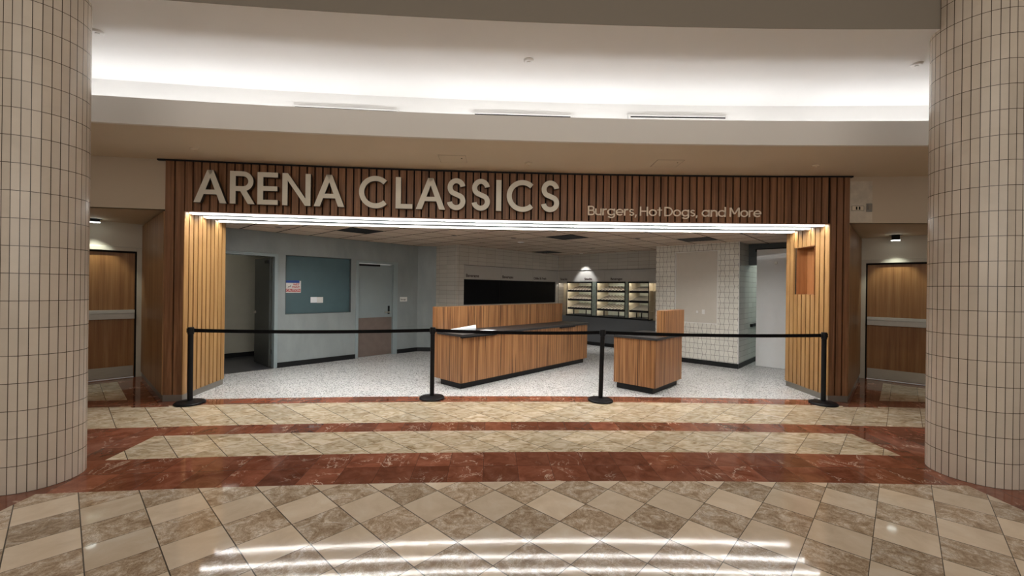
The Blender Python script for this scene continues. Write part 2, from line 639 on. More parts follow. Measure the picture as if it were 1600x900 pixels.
M['paint_white'] = simple('white_plastic', (.72, .71, .69), .4, var=.02)
M['chrome'] = mat_brushed('satin_nickel', (.62, .58, .50), .28)
M['steel'] = mat_brushed('brushed_steel', (.38, .34, .28), .36)
M['bar'] = simple('brushed_push_bar', (.52, .51, .47), .38, .25, var=.04, scale=12)
M['acoustic'] = mat_acoustic()
M['vent'] = simple('black_vent_grille', (.012, .014, .016), .6)
M['case_back'] = simple('display_case_mirror', (.72, .76, .66), .30, .25, var=.12, scale=9)
M['case_cream'] = simple('display_case_cream_liner', (.66, .57, .42), .35, var=.04)
M['case_shelf'] = simple('display_shelf_wire', (.74, .68, .58), .35, .4, var=.2, scale=14)
M['divider'] = simple('display_divider_strip', (.035, .030, .028), .4, .2)
M['case_front'] = simple('display_case_grey_front', (.115, .122, .130), .38, .3, var=.04)
M['cabinet_glass'] = simple('display_case_mullion', (.32, .37, .31), .2, .3, var=.2, scale=14)
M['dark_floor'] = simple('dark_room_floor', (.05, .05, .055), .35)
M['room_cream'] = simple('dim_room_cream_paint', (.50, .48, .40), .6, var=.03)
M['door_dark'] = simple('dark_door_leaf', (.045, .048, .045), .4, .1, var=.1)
M['blue'] = simple('sign_blue', (.015, .06, .30), .5)
M['red'] = simple('sign_red', (.45, .02, .02), .5)
M['niche'] = wood('niche_plain_wood', (.22, .085, .028), (.30, .125, .045), (.38, .175, .068), 8, .4, .1)

TH_L, TH_R = radians(-16), radians(14)      # how far the curved building parts run
PIER_L0, PIER_L1 = radians(-7.871), radians(-7.588)
PIER_R0, PIER_R1 = radians(2.602), radians(2.923)
CEIL = 2.61
HEAD_TOP = 3.29
D_FRONT = 6.16

# ---------------------------------------------------------------- floors
b = MB()
N = 60
ds = [-9.0, 0.0, 3.0, 4.0, 5.0, 6.252]
for i in range(N):
    a0 = TH_L + (TH_R - TH_L) * i / N
    a1 = TH_L + (TH_R - TH_L) * (i + 1) / N
    for k in range(len(ds) - 1):
        b.face([(*ring(a0, ds[k]), 0), (*ring(a1, ds[k]), 0), (*ring(a1, ds[k + 1]), 0), (*ring(a0, ds[k + 1]), 0)])


def arc(t0, t1, d, n=24):
    return [ring(t0 + (t1 - t0) * i / n, d) for i in range(n + 1)]


alL = arc(radians(-11.5), PIER_L1, 6.252, 8) + [pq(.97, 7.44), pq(.97, 9.7), pq(-3, 9.7)]
b.face([(x, y, 0) for x, y in alL])
alR = arc(PIER_R0, radians(6.8), 6.252, 8) + [pq(10.3, -3), pq(10.3, .62), pq(8.2, .62)]
b.face([(x, y, 0) for x, y in alR])
struct(b.build('floor', M['floor']))
b = MB()
inn = arc(PIER_L0, PIER_R1, 6.252) + [pq(12.4, .60), pq(12.4, 9.0), pq(.95, 9.0), pq(.95, 7.44)]
b.face([(x, y, 0) for x, y in inn])
struct(b.build('floor', M['terrazzo']))

# ---------------------------------------------------------------- ceilings
b = MB()
for i in range(N):
    a0 = TH_L + (TH_R - TH_L) * i / N
    a1 = TH_L + (TH_R - TH_L) * (i + 1) / N
    b.face([(*ring(a0, 3.80), 3.98), (*ring(a0, 5.40), 3.98), (*ring(a1, 5.40), 3.98), (*ring(a1, 3.80), 3.98)])
    b.face([(*ring(a0, 5.40), 3.98), (*ring(a0, 5.40), 3.36), (*ring(a1, 5.40), 3.36), (*ring(a1, 5.40), 3.98)])
struct(b.build('ceiling', M['white_ceiling']))
b = MB()   # lip of the light cove, its trough and the soffit over the shopfront
b.ringbox(TH_L, TH_R, 4.85, 4.89, HEAD_TOP, 3.57, N)
struct(b.build('trim_1', M['lip']))
b = MB()
b.ringbox(TH_L, TH_R, 4.89, 5.40, 3.32, 3.36, N)
struct(b.build('ceiling', M['white_ceiling']))
b = MB()
b.ringbox(TH_L, TH_R, 4.89, 6.60, HEAD_TOP, HEAD_TOP + .03, N)
struct(b.build('ceiling', M['tan']))
b = MB()   # upstand where the concourse ceiling steps up
b.ringbox(TH_L, TH_R, 3.799, 3.86, 3.981, 5.58, N)
struct(b.build('wall_upstand', M['taupe']))
b = MB()
b.ringbox(TH_L, TH_R, -9.0, 3.86, 5.58, 5.62, 20)
struct(b.build('ceiling', M['white_ceiling']))
# acoustic ceiling of the shop (object turned 47 degrees so its coordinates are P and Q)


def to_pq(x, y):
    return (x * PX + y * PY, -x * PY + y * PX)


b = MB()
poly = [to_pq(*p) for p in arc(PIER_L0, PIER_R1, 7.12)] + [(12.4, .7), (12.4, 9.6), (1.0, 9.6), (1.0, 7.6)]
b.face([(x, y, CEIL) for x, y in reversed(poly)])
struct(b.build('ceiling', M['acoustic'], rot=A47))
# alcove ceilings
b = MB()
b.face([(x, y, CEIL) for x, y in reversed(arc(radians(-11.5), PIER_L0, 6.2, 8) + [pq(.97, 7.44), pq(.97, 9.7), pq(-3, 9.7)])])
b.face([(x, y, CEIL) for x, y in reversed(arc(PIER_R1, radians(6.8), 6.2, 8) + [pq(10.3, -3), pq(10.3, .62), pq(8.2, .62)])])
struct(b.build('ceiling', M['tan']))
# drywall over the alcoves
b = MB()
b.ringbox(TH_L, PIER_L1, 6.19, 6.27, CEIL, HEAD_TOP, 20)
struct(b.build('wall_left', M['tan_wall']))
b = MB()
b.ringbox(PIER_R0, TH_R, 6.19, 6.27, CEIL, HEAD_TOP, 20)
struct(b.build('wall_right', M['tan_wall']))

# ---------------------------------------------------------------- columns


def column(x, y, r, label, ph):
    n = 36
    root = thing('tiled_column', label, 'column', (x, y, 0))
    b = MB()
    H = 0.208
    rows = 28
    for i in range(n):
        a0, a1 = 2 * pi * (i + ph) / n, 2 * pi * (i + 1 + ph) / n
        p0, p1 = (r * cos(a0), r * sin(a0)), (r * cos(a1), r * sin(a1))
        b.face([(*p0, 0), (*p1, 0), (*p1, rows * H), (*p0, rows * H)], 0, [(i, 0), (i + 1, 0), (i + 1, rows), (i, rows)])
    b.face([(r * cos(2 * pi * (i + ph) / n), r * sin(2 * pi * (i + ph) / n), rows * H) for i in range(n)], 0, [(.5, .5)] * n)
    b.build('shaft', M['column'], root)
    return root


column(-3.875, 3.420, .30, 'left round column clad in beige upright tiles with dark grout', .1)
column(4.140, 3.738, .315, 'right round column clad in beige upright tiles with dark grout', .4)

# ---------------------------------------------------------------- wood portal
SLAT_D = .030


def header():
    root = thing('slatted_wood_header', 'long shade-darkened wood slatted header curving over the shop opening', 'header', (*ring(radians(-2.4), 6.2), CEIL))
    L = root.location
    def loc(b):
        b.v = [(x - L[0], y - L[1], z - L[2]) for x, y, z in b.v]
        return b
    b = MB()
    b.ringbox(PIER_L1, PIER_R0, D_FRONT + SLAT_D, 6.22, CEIL - .012, HEAD_TOP - .012, 60)
    loc(b).build('backing', M['black_gap'], root)
    b = MB()
    pitch, wd = .1052, .084
    s0, s1 = PIER_L1 * RS + .005, PIER_R0 * RS - .005
    n = int((s1 - s0) / pitch)
    pitch = (s1 - s0) / n
    for i in range(n):
        a = S(s0 + i * pitch)
        c = S(s0 + i * pitch + wd)
        b.ringbox(a, c, D_FRONT + random.uniform(-.001, .001), D_FRONT + SLAT_D, CEIL - .01, HEAD_TOP - .02)
    loc(b).build('slat_cladding', M['slat'], root)
    b = MB()
    b.ringbox(PIER_L0 - S(.09), PIER_R1 + S(.03), D_FRONT - .012, 6.20, HEAD_TOP - .022, HEAD_TOP - .001, 60)
    loc(b).build('top_rail', M['black'], root)
    b = MB()
    b.ringbox(PIER_L1, PIER_R0, D_FRONT, D_FRONT + .03, CEIL - .024, CEIL - .010, 60)
    loc(b).build('bottom_trim', M['slat'], root)
    return root


header()
# soffit lining between the light lines
b = MB()
b.ringbox(PIER_L1, PIER_R0, D_FRONT + .03, 7.19, 2.592, 2.606, 60)
struct(b.build('trim_2', M['soffit']))

led_info = [(6.245, 'front'), (6.57, 'middle'), (6.96, 'rear')]
for dd, nm in led_info:
    root = thing('linear_led_light', f'{nm} of the three long white LED lines under the wood header', 'light', (*ring(radians(-2.4), dd), 2.58), 0, 'LED lines under the header')
    L = root.location
    for nm2, mat, bits in (('glowing_rim', M['led_side'], ((-.020, -.017, 2.568, 2.592), (.017, .020, 2.568, 2.592))), ('diffuser', M['led'], ((-.017, .017, 2.577, 2.580),))):
        b = MB()
        for da, db, za, zb in bits:
            b.ringbox(PIER_L1 + S(.02), PIER_R0 - S(.02), dd + da, dd + db, za, zb, 60)
        b.v = [(x - L[0], y - L[1], z - L[2]) for x, y, z in b.v]
        b.build(nm2, mat, root)


def pier(side):
    left = side == 'left'
    t_in = PIER_L1 if left else PIER_R0         # edge at the opening
    t_out = PIER_L0 if left else PIER_R1
    c = ring((t_in + t_out) / 2, 6.7)
    root = thing('slatted_wood_pier',
                 'left wood slatted pier of the opening, plain golden reveal' if left else
                 'right wood slatted pier of the opening, with a niche in its reveal', 'pier', (c[0], c[1], 0))
    sg = -1 if left else 1

    def put(b, name, mat, parent=root, **k):
        b.v = [(x - c[0], y - c[1], z) for x, y, z in b.v]
        return b.build(name, mat, parent, **k)
    ztop = CEIL - .025
    # solid core: front edge ring, reveal along the radius, outer side along the 45 degree wall
    i0, i1 = ring(t_in, D_FRONT + SLAT_D), ring(t_in, 7.19)
    o0 = ring(t_out, D_FRONT + SLAT_D)
    if left:
        P0 = .945
        o1 = pq(P0, 9.55)
        inner = [i1, pq(1.06, 7.75), pq(1.06, 9.55)]
    else:
        Q0 = .588
        o1 = pq(10.17, Q0)
        inner = [i1, pq(8.6, .71), pq(10.17, .71)]
    off = S(SLAT_D) * (1 if left else -1)
    core = [ring(t_in - off, D_FRONT + SLAT_D)]
    nich = None
    if left:
        core += [ring(t_in - off, 7.17)]
        b = MB()
        poly = core + inner[1:] + [o1, o0]
        b.prism(poly[::-1] if not left else poly, .085, ztop)
        put(b, 'core', M['black_gap'])
    else:
        b = MB()
        # core with a recess between d 6.49 and 6.92
        a = t_in - off
        deep = t_in + S(.17)
        full = [ring(a, D_FRONT + SLAT_D), ring(a, 7.17)] + inner[1:] + [o1, o0]
        b.prism(full, .085, 1.555)
        b.prism(full, 2.31, ztop)
        mid = [ring(a, D_FRONT + SLAT_D), ring(a, 6.49), ring(deep, 6.49), ring(deep, 6.92), ring(a, 6.92), ring(a, 7.17)] + inner[1:] + [o1, o0]
        b.prism(mid, 1.555, 2.31)
        put(b, 'core', M['black_gap'])
        b = MB()
        e = S(.004)
        b.ringbox(deep - e, deep, 6.49, 6.92, 1.555, 2.31)
        b.ringbox(t_in + S(.002), deep, 6.49, 6.494, 1.555, 2.31)
        b.ringbox(t_in + S(.002), deep, 6.916, 6.92, 1.555, 2.31)
        b.ringbox(t_in + S(.002), deep, 6.494, 6.916, 1.555, 1.559)
        b.ringbox(t_in + S(.002), deep, 6.494, 6.916, 2.306, 2.31)
        nich = put(b, 'niche_lining', M['niche'])
    # front slats (full height)
    b = MB()
    s_in, s_out = t_in * RS, t_out * RS
    s0, s1 = min(s_in, s_out), max(s_in, s_out)
    n = 2 if left else 3
    pt = (s1 - s0) / n
    for i in range(n):
        b.ringbox(S(s0 + i * pt + .010), S(s0 + (i + 1) * pt - .010), D_FRONT, D_FRONT + SLAT_D, .09, HEAD_TOP - .02)
    put(b, 'front_slats', M['slat'])
    b = MB()
    b.ringbox(min(t_in, t_out), max(t_in, t_out), D_FRONT + SLAT_D, 6.185, ztop, HEAD_TOP - .012, 4)
    put(b, 'upper_backing', M['black_gap'])
    # reveal slats
    b = MB()
    nn = 10
    dp = (7.19 - D_FRONT) / nn
    ta, tb = (t_in, t_in - S(SLAT_D)) if left else (t_in, t_in + S(SLAT_D))
    th0, th1 = min(ta, tb), max(ta, tb)
    for i in range(nn):
        d0, d1 = D_FRONT + i * dp + (0.0 if i == 0 else .011), D_FRONT + (i + 1) * dp - (.011 if i < nn - 1 else 0)
        if not left and d1 > 6.47 and d0 < 6.93:
            b.ringbox(th0, th1, d0, d1, .09, 1.553)
            b.ringbox(th0, th1, d0, d1, 2.312, ztop)
        else:
            b.ringbox(th0, th1, d0, d1, .09, ztop)
    put(b, 'reveal_slats', M['slat_lit'])
    # outer side veneer with two narrow slats at the front corner
    b = MB()
    if left:
        q0 = to_pq(*o0)[1]
        for u0, u1 in ((0, .05), (.062, .30), (.306, 2.5)):
            qa, qb = q0 - .02 + u0, min(q0 + u1, 9.55)
            b.prism([pq(P0 - .018, qa), pq(P0, qa), pq(P0, qb), pq(P0 - .018, qb)], .09, ztop)
    else:
        p0 = to_pq(*o0)[0]
        for u0, u1 in ((0, .05), (.062, .30), (.306, 3.5)):
            pa, pb = p0 - .02 + u0, min(p0 + u1, 10.17)
            b.prism([pq(pa, Q0 - .018), pq(pb, Q0 - .018), pq(pb, Q0), pq(pa, Q0)], .09, ztop)
    put(b, 'side_panel', M['veneer'])
    # plinth
    b = MB()
    e = .012
    if left:
        pl = [ring(t_out, D_FRONT + e), ring(t_in - S(e), D_FRONT + e), ring(t_in - S(e), 7.18), pq(1.05, 7.77), pq(1.05, 9.55), pq(P0 - .006, 9.55)]
    else:
        pl = [ring(t_in + S(e), D_FRONT + e), ring(t_out, D_FRONT + e), pq(10.17, Q0 - .006), pq(10.17, .70), pq(8.6, .70), ring(t_in + S(e), 7.18)]
    b.prism(pl, 0, .088)
    put(b, 'plinth', M['plinth'])
    return root


pier('left')
pr = pier('right')
# switch plate inside the niche
t = PIER_R0 + S(.163)
c = ring(t, 6.62)
root = thing('wall_switch', 'small white switch plate inside the wooden niche', 'switch', (c[0], c[1], 1.74))
MB().box(-.006, 0, -.028, .028, -.058, .058).build('plate', M['paint_white'], root, rot=-PIER_R0, bevel=.002)
MB().box(-.011, -.006, -.010, .010, -.022, .022).build('rocker', M['paint_white'], root, rot=-PIER_R0, bevel=.001)

# ---------------------------------------------------------------- cove lights (hidden in the trough behind the lip)
segs = [(-15.5, -8.9), (-8.8, -4.1), (-3.95, -.65), (-.6, 1.1), (1.3, 3.6), (3.65, 13.5)]
for k, (a, c) in enumerate(segs):
    ang = radians((a + c) / 2)
    x, y = ring(ang, 5.14)
    nm = ('cove light tube hidden in the ceiling trough, %s' %
          ('far left end', 'left stretch', 'left of centre', 'right of centre', 'short right stretch', 'far right end')[k])
    o = thing('cove_light', nm, 'light', (x, y, 3.36), 0, 'lights in the ceiling cove')
    bb = MB()
    bb.ringbox(radians(a), radians(c), 5.12, 5.16, 3.385, 3.41, max(2, int((c - a) * 2)))
    bb.v = [(p - x, q - y, r - 3.36) for p, q, r in bb.v]
    bb.build('tube', M['cove'], o)
    bb = MB()
    bb.ringbox(radians(a), radians(c), 5.10, 5.18, 3.36, 3.385, max(2, int((c - a) * 2)))
    bb.v = [(p - x, q - y, r - 3.36) for p, q, r in bb.v]
    bb.build('channel', M['paint_white'], o)

# slot diffusers low on the back wall of the cove
for th, zz, lab in ((-4.97, 3.776, 'left slot air diffuser in the bright cove wall'), (-2.48, 3.784, 'middle slot air diffuser in the bright cove wall'), (-.22, 3.807, 'right slot air diffuser in the bright cove wall, white frame showing')):
    th = radians(th)
    x, y = ring(th, 5.385)
    r = thing('slot_diffuser', lab, 'air vent', (x, y, zz), -th, 'slot diffusers in the cove')
    MB().box(-.64, .64, -.02, 0, .014, .028).box(-.64, .64, -.02, 0, -.05, -.006).box(-.64, -.61, -.02, 0, -.006, .014).box(.61, .64, -.02, 0, -.006, .014).build('frame', M['paint_white'], r)
    MB().box(-.61, .61, -.010, -.001, -.006, .014).build('slot', M['black'], r)

# ---------------------------------------------------------------- round ceiling covers


def cover(x, y, z, r, label, name='sprinkler_cover', cat='sprinkler', mat='paint_white', group=None):
    o = thing(name, label, cat, (x, y, z), 0, group)
    MB().lathe([(0, -.018), (r * .8, -.018), (r, -.010), (r, 0)], 28).build('cap', M[mat], o, smooth=True)
    MB().lathe([(r * .30, -.026), (r * .34, -.018), (r * .34, -.016)], 20).build('centre', M[mat], o, smooth=True)
    return o


for (x, y, z), lab in (((-3.956, 3.968, 3.98), 'white round ceiling disc beside the left tiled column'),
                       ((.144, 4.375, 3.98), 'white round ceiling disc in the middle of the bright ceiling'),
                       ((4.174, 4.356, 3.98), 'white round ceiling disc beside the right tiled column')):
    cover(x, y, z, .052, lab, 'ceiling_disc', 'ceiling disc', group='white discs on the bright ceiling')
for (x, y), lab in (((-3.992, 5.233), 'flat round cover in tan soffit above the left end of the sign'),
                    ((.204, 5.663), 'flat round cover in tan soffit above the end of the large letters'),
                    ((4.042, 5.602), 'flat round cover in tan soffit near the right end of the header')):
    cover(x, y, HEAD_TOP, .045, lab, 'sprinkler_cover', 'sprinkler', 'tan', 'covers in the tan soffit')


def hatch(x, y, rot, label):
    o = thing('access_panel', label, 'access panel', (x, y, HEAD_TOP), rot, 'access panels in the tan soffit')
    b = MB()
    b.box(-.17, .17, -.15, .15, -.004, 0)
    b.build('door_leaf', M['tan'], o)
    b = MB()
    for q in ((-.178, .178, -.158, -.153), (-.178, .178, .153, .158), (-.178, -.173, -.153, .153), (.173, .178, -.153, .153)):
        b.box(*q, -.003, 0)
    b.build('edge_gap', M['tan_edge'], o)
    MB().lathe([(.008, -.008), (.01, 0)], 12, c=(.12, -.05, 0)).build('lock', M['black'], o)
    return o


hatch(-.80, 5.52, radians(2.4), 'thin outlined access hatch in the soffit above the word CLASSICS')
hatch(2.05, 5.60, radians(-1), 'thin outlined access hatch in the soffit above the small tagline')

# ---------------------------------------------------------------- the lettering


def ribbon(pts, wd, closed=False):
    """flat strokes from a centre line -> list of quads (2D)"""
    out = []
    n = len(pts)
    L, R = [], []
    for i in range(n):
        if closed:
            a, c = pts[(i - 1) % n], pts[(i + 1) % n]
        else:
            a, c = pts[max(i - 1, 0)], pts[min(i + 1, n - 1)]
        dx, dy = c[0] - a[0], c[1] - a[1]
        l = hypot(dx, dy) or 1
        nx, ny = -dy / l * wd / 2, dx / l * wd / 2
        L.append((pts[i][0] + nx, pts[i][1] + ny))
        R.append((pts[i][0] - nx, pts[i][1] - ny))
    return ('rib', L, R, closed)


def arcp(cx, cy, rx, ry, a0, a1, n=20):
    return [(cx + rx * cos(radians(a0 + (a1 - a0) * i / n)), cy + ry * sin(radians(a0 + (a1 - a0) * i / n))) for i in range(n + 1)]


def poly(*p): return ('poly', list(p))


def rect(x0, x1, y0, y1): return poly((x0, y0), (x1, y0), (x1, y1), (x0, y1))


def glyph_mesh(b, shapes, s0, z0, h, df, db, mi_face=0, mi_side=1):
    def P(u, v, d):
        x, y = ring(S(s0 + u * h), d)
        return (x, y, z0 + v * h)
    for sh in shapes:
        if sh[0] == 'poly':
            pts = sh[1]
            ar = sum(pts[i][0] * pts[(i + 1) % len(pts)][1] - pts[(i + 1) % len(pts)][0] * pts[i][1] for i in range(len(pts)))
            if ar < 0: pts = pts[::-1]
            n = len(b.v)
            k = len(pts)
            b.v += [P(u, v, df) for u, v in pts] + [P(u, v, db) for u, v in pts]
            b.f.append(tuple(range(n, n + k)))
            b.mi.append(mi_face)
            b.f.append(tuple(range(n + 2 * k - 1, n + k - 1, -1)))
            b.mi.append(mi_side)
            for i in range(k):
                j = (i + 1) % k
                b.f.append((n + j, n + i, n + k + i, n + k + j))
                b.mi.append(mi_side)
        else:
            _, L, R, closed = sh
            k = len(L)
            n = len(b.v)
            b.v += [P(u, v, df) for u, v in L] + [P(u, v, df) for u, v in R] + [P(u, v, db) for u, v in L] + [P(u, v, db) for u, v in R]
            rng = range(k if closed else k - 1)
            for i in rng:
                j = (i + 1) % k
                b.f.append((n + i, n + k + i, n + k + j, n + j))
                b.mi.append(mi_face)
                b.f.append((n + i, n + j, n + 2 * k + j, n + 2 * k + i))
                b.mi.append(mi_side)
                b.f.append((n + k + j, n + k + i, n + 3 * k + i, n + 3 * k + j))
                b.mi.append(mi_side)
            if not closed:
                b.f.append((n, n + 2 * k, n + 3 * k, n + k))
                b.mi.append(mi_side)
                b.f.append((n + k - 1, n + 2 * k - 1, n + 4 * k - 1, n + 3 * k - 1))
                b.mi.append(mi_side)


W = .168
BIG = {
    'A': [poly((0, 0), (.19, 0), (.55, 1), (.38, 1)), poly((.93, 0), (.55, 1), (.38, 1), (.74, 0)), rect(.22, .71, .26, .40)],
    'R': [rect(0, W, 0, 1), ribbon([(.1, .925), (.36, .925)] + arcp(.37, .695, .235, .23, 88, -88, 16) + [(.36, .465), (.1, .465)], .15),
          poly((.27, .44), (.45, .46), (.72, 0), (.52, 0))],
    'E': [rect(0, W, 0, 1), rect(W - .01, .60, .85, 1), rect(W - .01, .585, .425, .57), rect(W - .01, .60, 0, .15)],
    'N': [rect(0, W - .01, 0, 1), rect(.69, .845, 0, 1), poly((0, 1), (.165, 1), (.845, 0), (.68, 0))],
    'C': [ribbon(arcp(.505, .5, .43, .435, 46, 314, 40), W * .96)],
    'L': [rect(0, W, 0, 1), rect(W - .01, .53, 0, .15)],
    'S': [ribbon(arcp(.30, .725, .205, .215, 8, 232, 20) + arcp(.295, .285, .215, .21, 48, -172, 22), W * .96)],
    'I': [rect(0, W, 0, 1)],
}
words = [('ARENA', [-6.608, -6.155, -5.803, -5.481, -5.066]),
         ('CLASSICS', [-4.455, -3.954, -3.673, -3.236, -2.888, -2.538, -2.384, -1.893])]
ordn = {('ARENA', 0): 'first letter A', ('ARENA', 4): 'last letter A', ('CLASSICS', 0): 'first letter C', ('CLASSICS', 3): 'first letter S', ('CLASSICS', 4): 'second letter S',
        ('CLASSICS', 6): 'second letter C', ('CLASSICS', 7): 'last letter S'}
for wd, pos in words:
    for i, (ch, s) in enumerate(zip(wd, pos)):
        b = MB()
        glyph_mesh(b, BIG[ch], s, 2.70, .442, 6.055, 6.115)
        x, y = ring(S(s + .15), 6.09)
        b.v = [(p - x, q - y, r - 2.70) for p, q, r in b.v]
        o = b.build('sign_letter', [M['letter_face'], M['letter_side']], None, loc=(x, y, 2.70))
        # short pins carry the letter off the slats
        pb = MB()
        for dz in (.07, .37):
            ax = x + (0 if ch in 'IL' else .0)
            pb.lathe([(.006, 0), (.006, .075)], 8, 'y', (-.10 if ch in 'EILRN' else (0 if ch == 'S' else -.1), .02, dz))
        tag(o, f"large champagne {ordn.get((wd, i), 'letter ' + ch)} of the word {wd} on the header", 'sign letter', 'large letters of the shop sign')

XH = .72


def st(x, y0, y1, wd=.125): return rect(x - wd / 2, x + wd / 2, y0, y1)


w2 = .125
rc = (XH - w2) / 2 + .005
SM = {
    'B': (.66, [st(.07, 0, 1), ribbon([(.1, .94), (.34, .94)] + arcp(.34, .73, .19, .21, 90, -90, 12) + [(.1, .52)], w2), ribbon([(.1, .52), (.37, .52)] + arcp(.37, .29, .22, .23, 90, -90, 12) + [(.1, .06)], w2)]),
    'H': (.82, [st(.07, 0, 1), st(.68, 0, 1), rect(.07, .68, .45, .57)]),
    'D': (.84, [st(.07, 0, 1), ribbon([(.1, .94), (.30, .94)] + arcp(.30, .5, .44, .44, 90, -90, 20) + [(.1, .06)], w2)]),
    'M': (.98, [st(.07, 0, 1), st(.86, 0, 1), poly((.02, 1), (.16, 1), (.52, .28), (.41, .28)), poly((.91, 1), (.77, 1), (.41, .28), (.52, .28))]),
    'u': (.66, [st(.07, .25, XH), st(.54, 0, XH), ribbon(arcp(.305, .29, .235, .235, 180, 360, 14), w2)]),
    'r': (.44, [st(.07, 0, XH), ribbon(arcp(.34, .42, .27, .245, 180, 78, 8), w2)]),
    'g': (.78, [ribbon(arcp(.36, .36, rc, rc, 0, 360, 24)[:-1], w2, True), st(.655, .0, XH), ribbon(arcp(.37, -.0, .285, .225, 0, -155, 12), w2)]),
    'e': (.74, [ribbon(arcp(.36, .36, rc, rc, 2, 318, 22), w2), rect(.10, .70, .30, .41)]),
    's': (.56, [ribbon(arcp(.27, .52, .16, .145, 20, 225, 10) + arcp(.27, .20, .175, .145, 45, -160, 10), w2 * .92)]),
    ',': (.32, [poly((.04, .12), (.17, .12), (.09, -.18), (.0, -.18))]),
    'o': (.78, [ribbon(arcp(.36, .36, rc, rc, 0, 360, 24)[:-1], w2, True)]),
    't': (.46, [st(.20, .0, .95), rect(.0, .42, .60, .71)]),
    'a': (.80, [ribbon(arcp(.36, .36, rc, rc, 0, 360, 24)[:-1], w2, True), st(.655, 0, XH)]),
    'd': (.80, [ribbon(arcp(.36, .36, rc, rc, 0, 360, 24)[:-1], w2, True), st(.655, 0, 1.06)]),
    'n': (.68, [st(.07, 0, XH), ribbon(arcp(.32, .42, .245, .24, 180, 0, 14), w2), st(.565, 0, .42)]),
}
for word, s0, s1 in (('Burgers,', -1.199, -.475), ('Hot', -.436, -.125), ('Dogs,', -.078, .415), ('and', .469, .812), ('More', .875, 1.314)):
    tot = sum(SM[c][0] for c in word) - (.14 if word[-1] != ',' else .12)
    h = .135
    k = (s1 - s0) / (tot * h)
    u = 0
    seen = {}
    for c in word:
        adv, sh = SM[c]
        seen[c] = seen.get(c, 0) + 1
        b = MB()
        sc2 = []
        for q in sh:
            if q[0] == 'poly': sc2.append(('poly', [(a * k, e) for a, e in q[1]]))
            else: sc2.append(('rib', [(a * k, e) for a, e in q[1]], [(a * k, e) for a, e in q[2]], q[3]))
        sb = s0 + u * h * k
        glyph_mesh(b, sc2, sb, 2.680, h, 6.135, 6.158)
        x, y = ring(S(sb), 6.15)
        b.v = [(p - x, q - y, r - 2.68) for p, q, r in b.v]
        o = b.build('tagline_letter', [M['small_letter'], M['small_letter']], None, loc=(x, y, 2.68))
        nm = 'comma after' if c == ',' else f"letter {c} in"
        wn = word.strip(',')
        pre = 'second small pale ' if seen[c] > 1 else ('first small pale ' if word.count(c) > 1 else 'small pale ')
        tag(o, f"{pre}{nm} the word {wn} of the tagline on the header", 'sign letter', 'small letters of the tagline')
        u += adv

# ---------------------------------------------------------------- alcove doors


def alcove_door(name, axis, hinge):
    """axis 'Q': wall at Q=9.58 facing the viewer, door spans P; axis 'P': wall at P=10.19, door spans Q"""
    o = bpy.data.objects.new(name, None)
    COL.objects.link(o)
    struct(o)
    return o


def wallbox(b, axis, a0, a1, w0, w1, z0, z1, mi=0):
    """box in PQ coordinates: along-axis a, depth w (towards the viewer = smaller)"""
    if axis == 'Q':
        b.box(a0, a1, w0, w1, z0, z1, mi)
    else:
        b.box(w0, w1, a0, a1, z0, z1, mi)
    return b


def make_alcove(axis, W0, e_frame_out, e_leaf, far, outer_name, door_name, kick_vis=True):
    sgn = -1 if axis == 'Q' else -1
    lo, hi = min(e_leaf, far), max(e_leaf, far)
    flo, fhi = lo - .075, hi + .075
    wall = MB()
    wallbox(wall, axis, flo - 2.2 if axis == 'Q' else flo - 2.6, flo, W0, W0 + .1, 0, CEIL)
    wallbox(wall, axis, flo, fhi, W0, W0 + .1, 2.205, CEIL)
    if e_frame_out > fhi + .01: wallbox(wall, axis, fhi, e_frame_out, W0, W0 + .1, 0, CEIL)
    struct(wall.build(outer_name, M['cream'], rot=A47))
    root = bpy.data.objects.new(door_name, None)
    COL.objects.link(root)
    struct(root)
    b = MB()
    wallbox(b, axis, flo, lo, W0 - .02, W0 + .10, 0, 2.205)
    wallbox(b, axis, hi, fhi, W0 - .02, W0 + .10, 0, 2.205)
    wallbox(b, axis, lo, hi, W0 - .02, W0 + .10, 2.14, 2.205)
    b.build('door_frame', M['frame_paint'], root, rot=A47, bevel=.004)
    b = MB()
    wallbox(b, axis, lo, lo + .022, W0 + .0, W0 + .05, 0, 2.14)
    wallbox(b, axis, hi - .022, hi, W0 + .0, W0 + .05, 0, 2.14)
    wallbox(b, axis, lo, hi, W0 + .0, W0 + .05, 2.11, 2.14)
    b.build('door_seal', M['black_gap'], root, rot=A47)
    lf = wallbox(MB(), axis, lo + .022, hi - .022, W0 + .035, W0 + .08, .012, 2.11).build('door_leaf', M['door_wood'], root, rot=A47)
    wallbox(MB(), axis, lo + .03, hi - .03, W0 + .03, W0 + .035, .02, .20).build('kick_plate', M['steel'], root, rot=A47)
    bar = MB()
    wallbox(bar, axis, lo + .024, hi - .024, W0 - .035, W0 + .034, 1.00, 1.095)
    wallbox(bar, axis, lo + .024, hi - .024, W0 - .05, W0 + .034, 1.095, 1.15)
    bar.build('push_bar', M['bar'], root, rot=A47, bevel=.004)
    return root


make_alcove('Q', 9.58, .93, .865, -.09, 'wall_alcove_left', 'door_3')
make_alcove('P', 10.19, .57, .505, -.45, 'wall_alcove_right', 'door_4')
# far side walls of the alcoves
b = MB().box(-1.9, -1.8, 5.6, 9.7, 0, CEIL)
struct(b.build('wall_alcove_left_side', M['cream'], rot=A47))
b = MB().box(6.6, 10.3, -2.3, -2.2, 0, CEIL)
struct(b.build('wall_alcove_right_side', M['cream'], rot=A47))


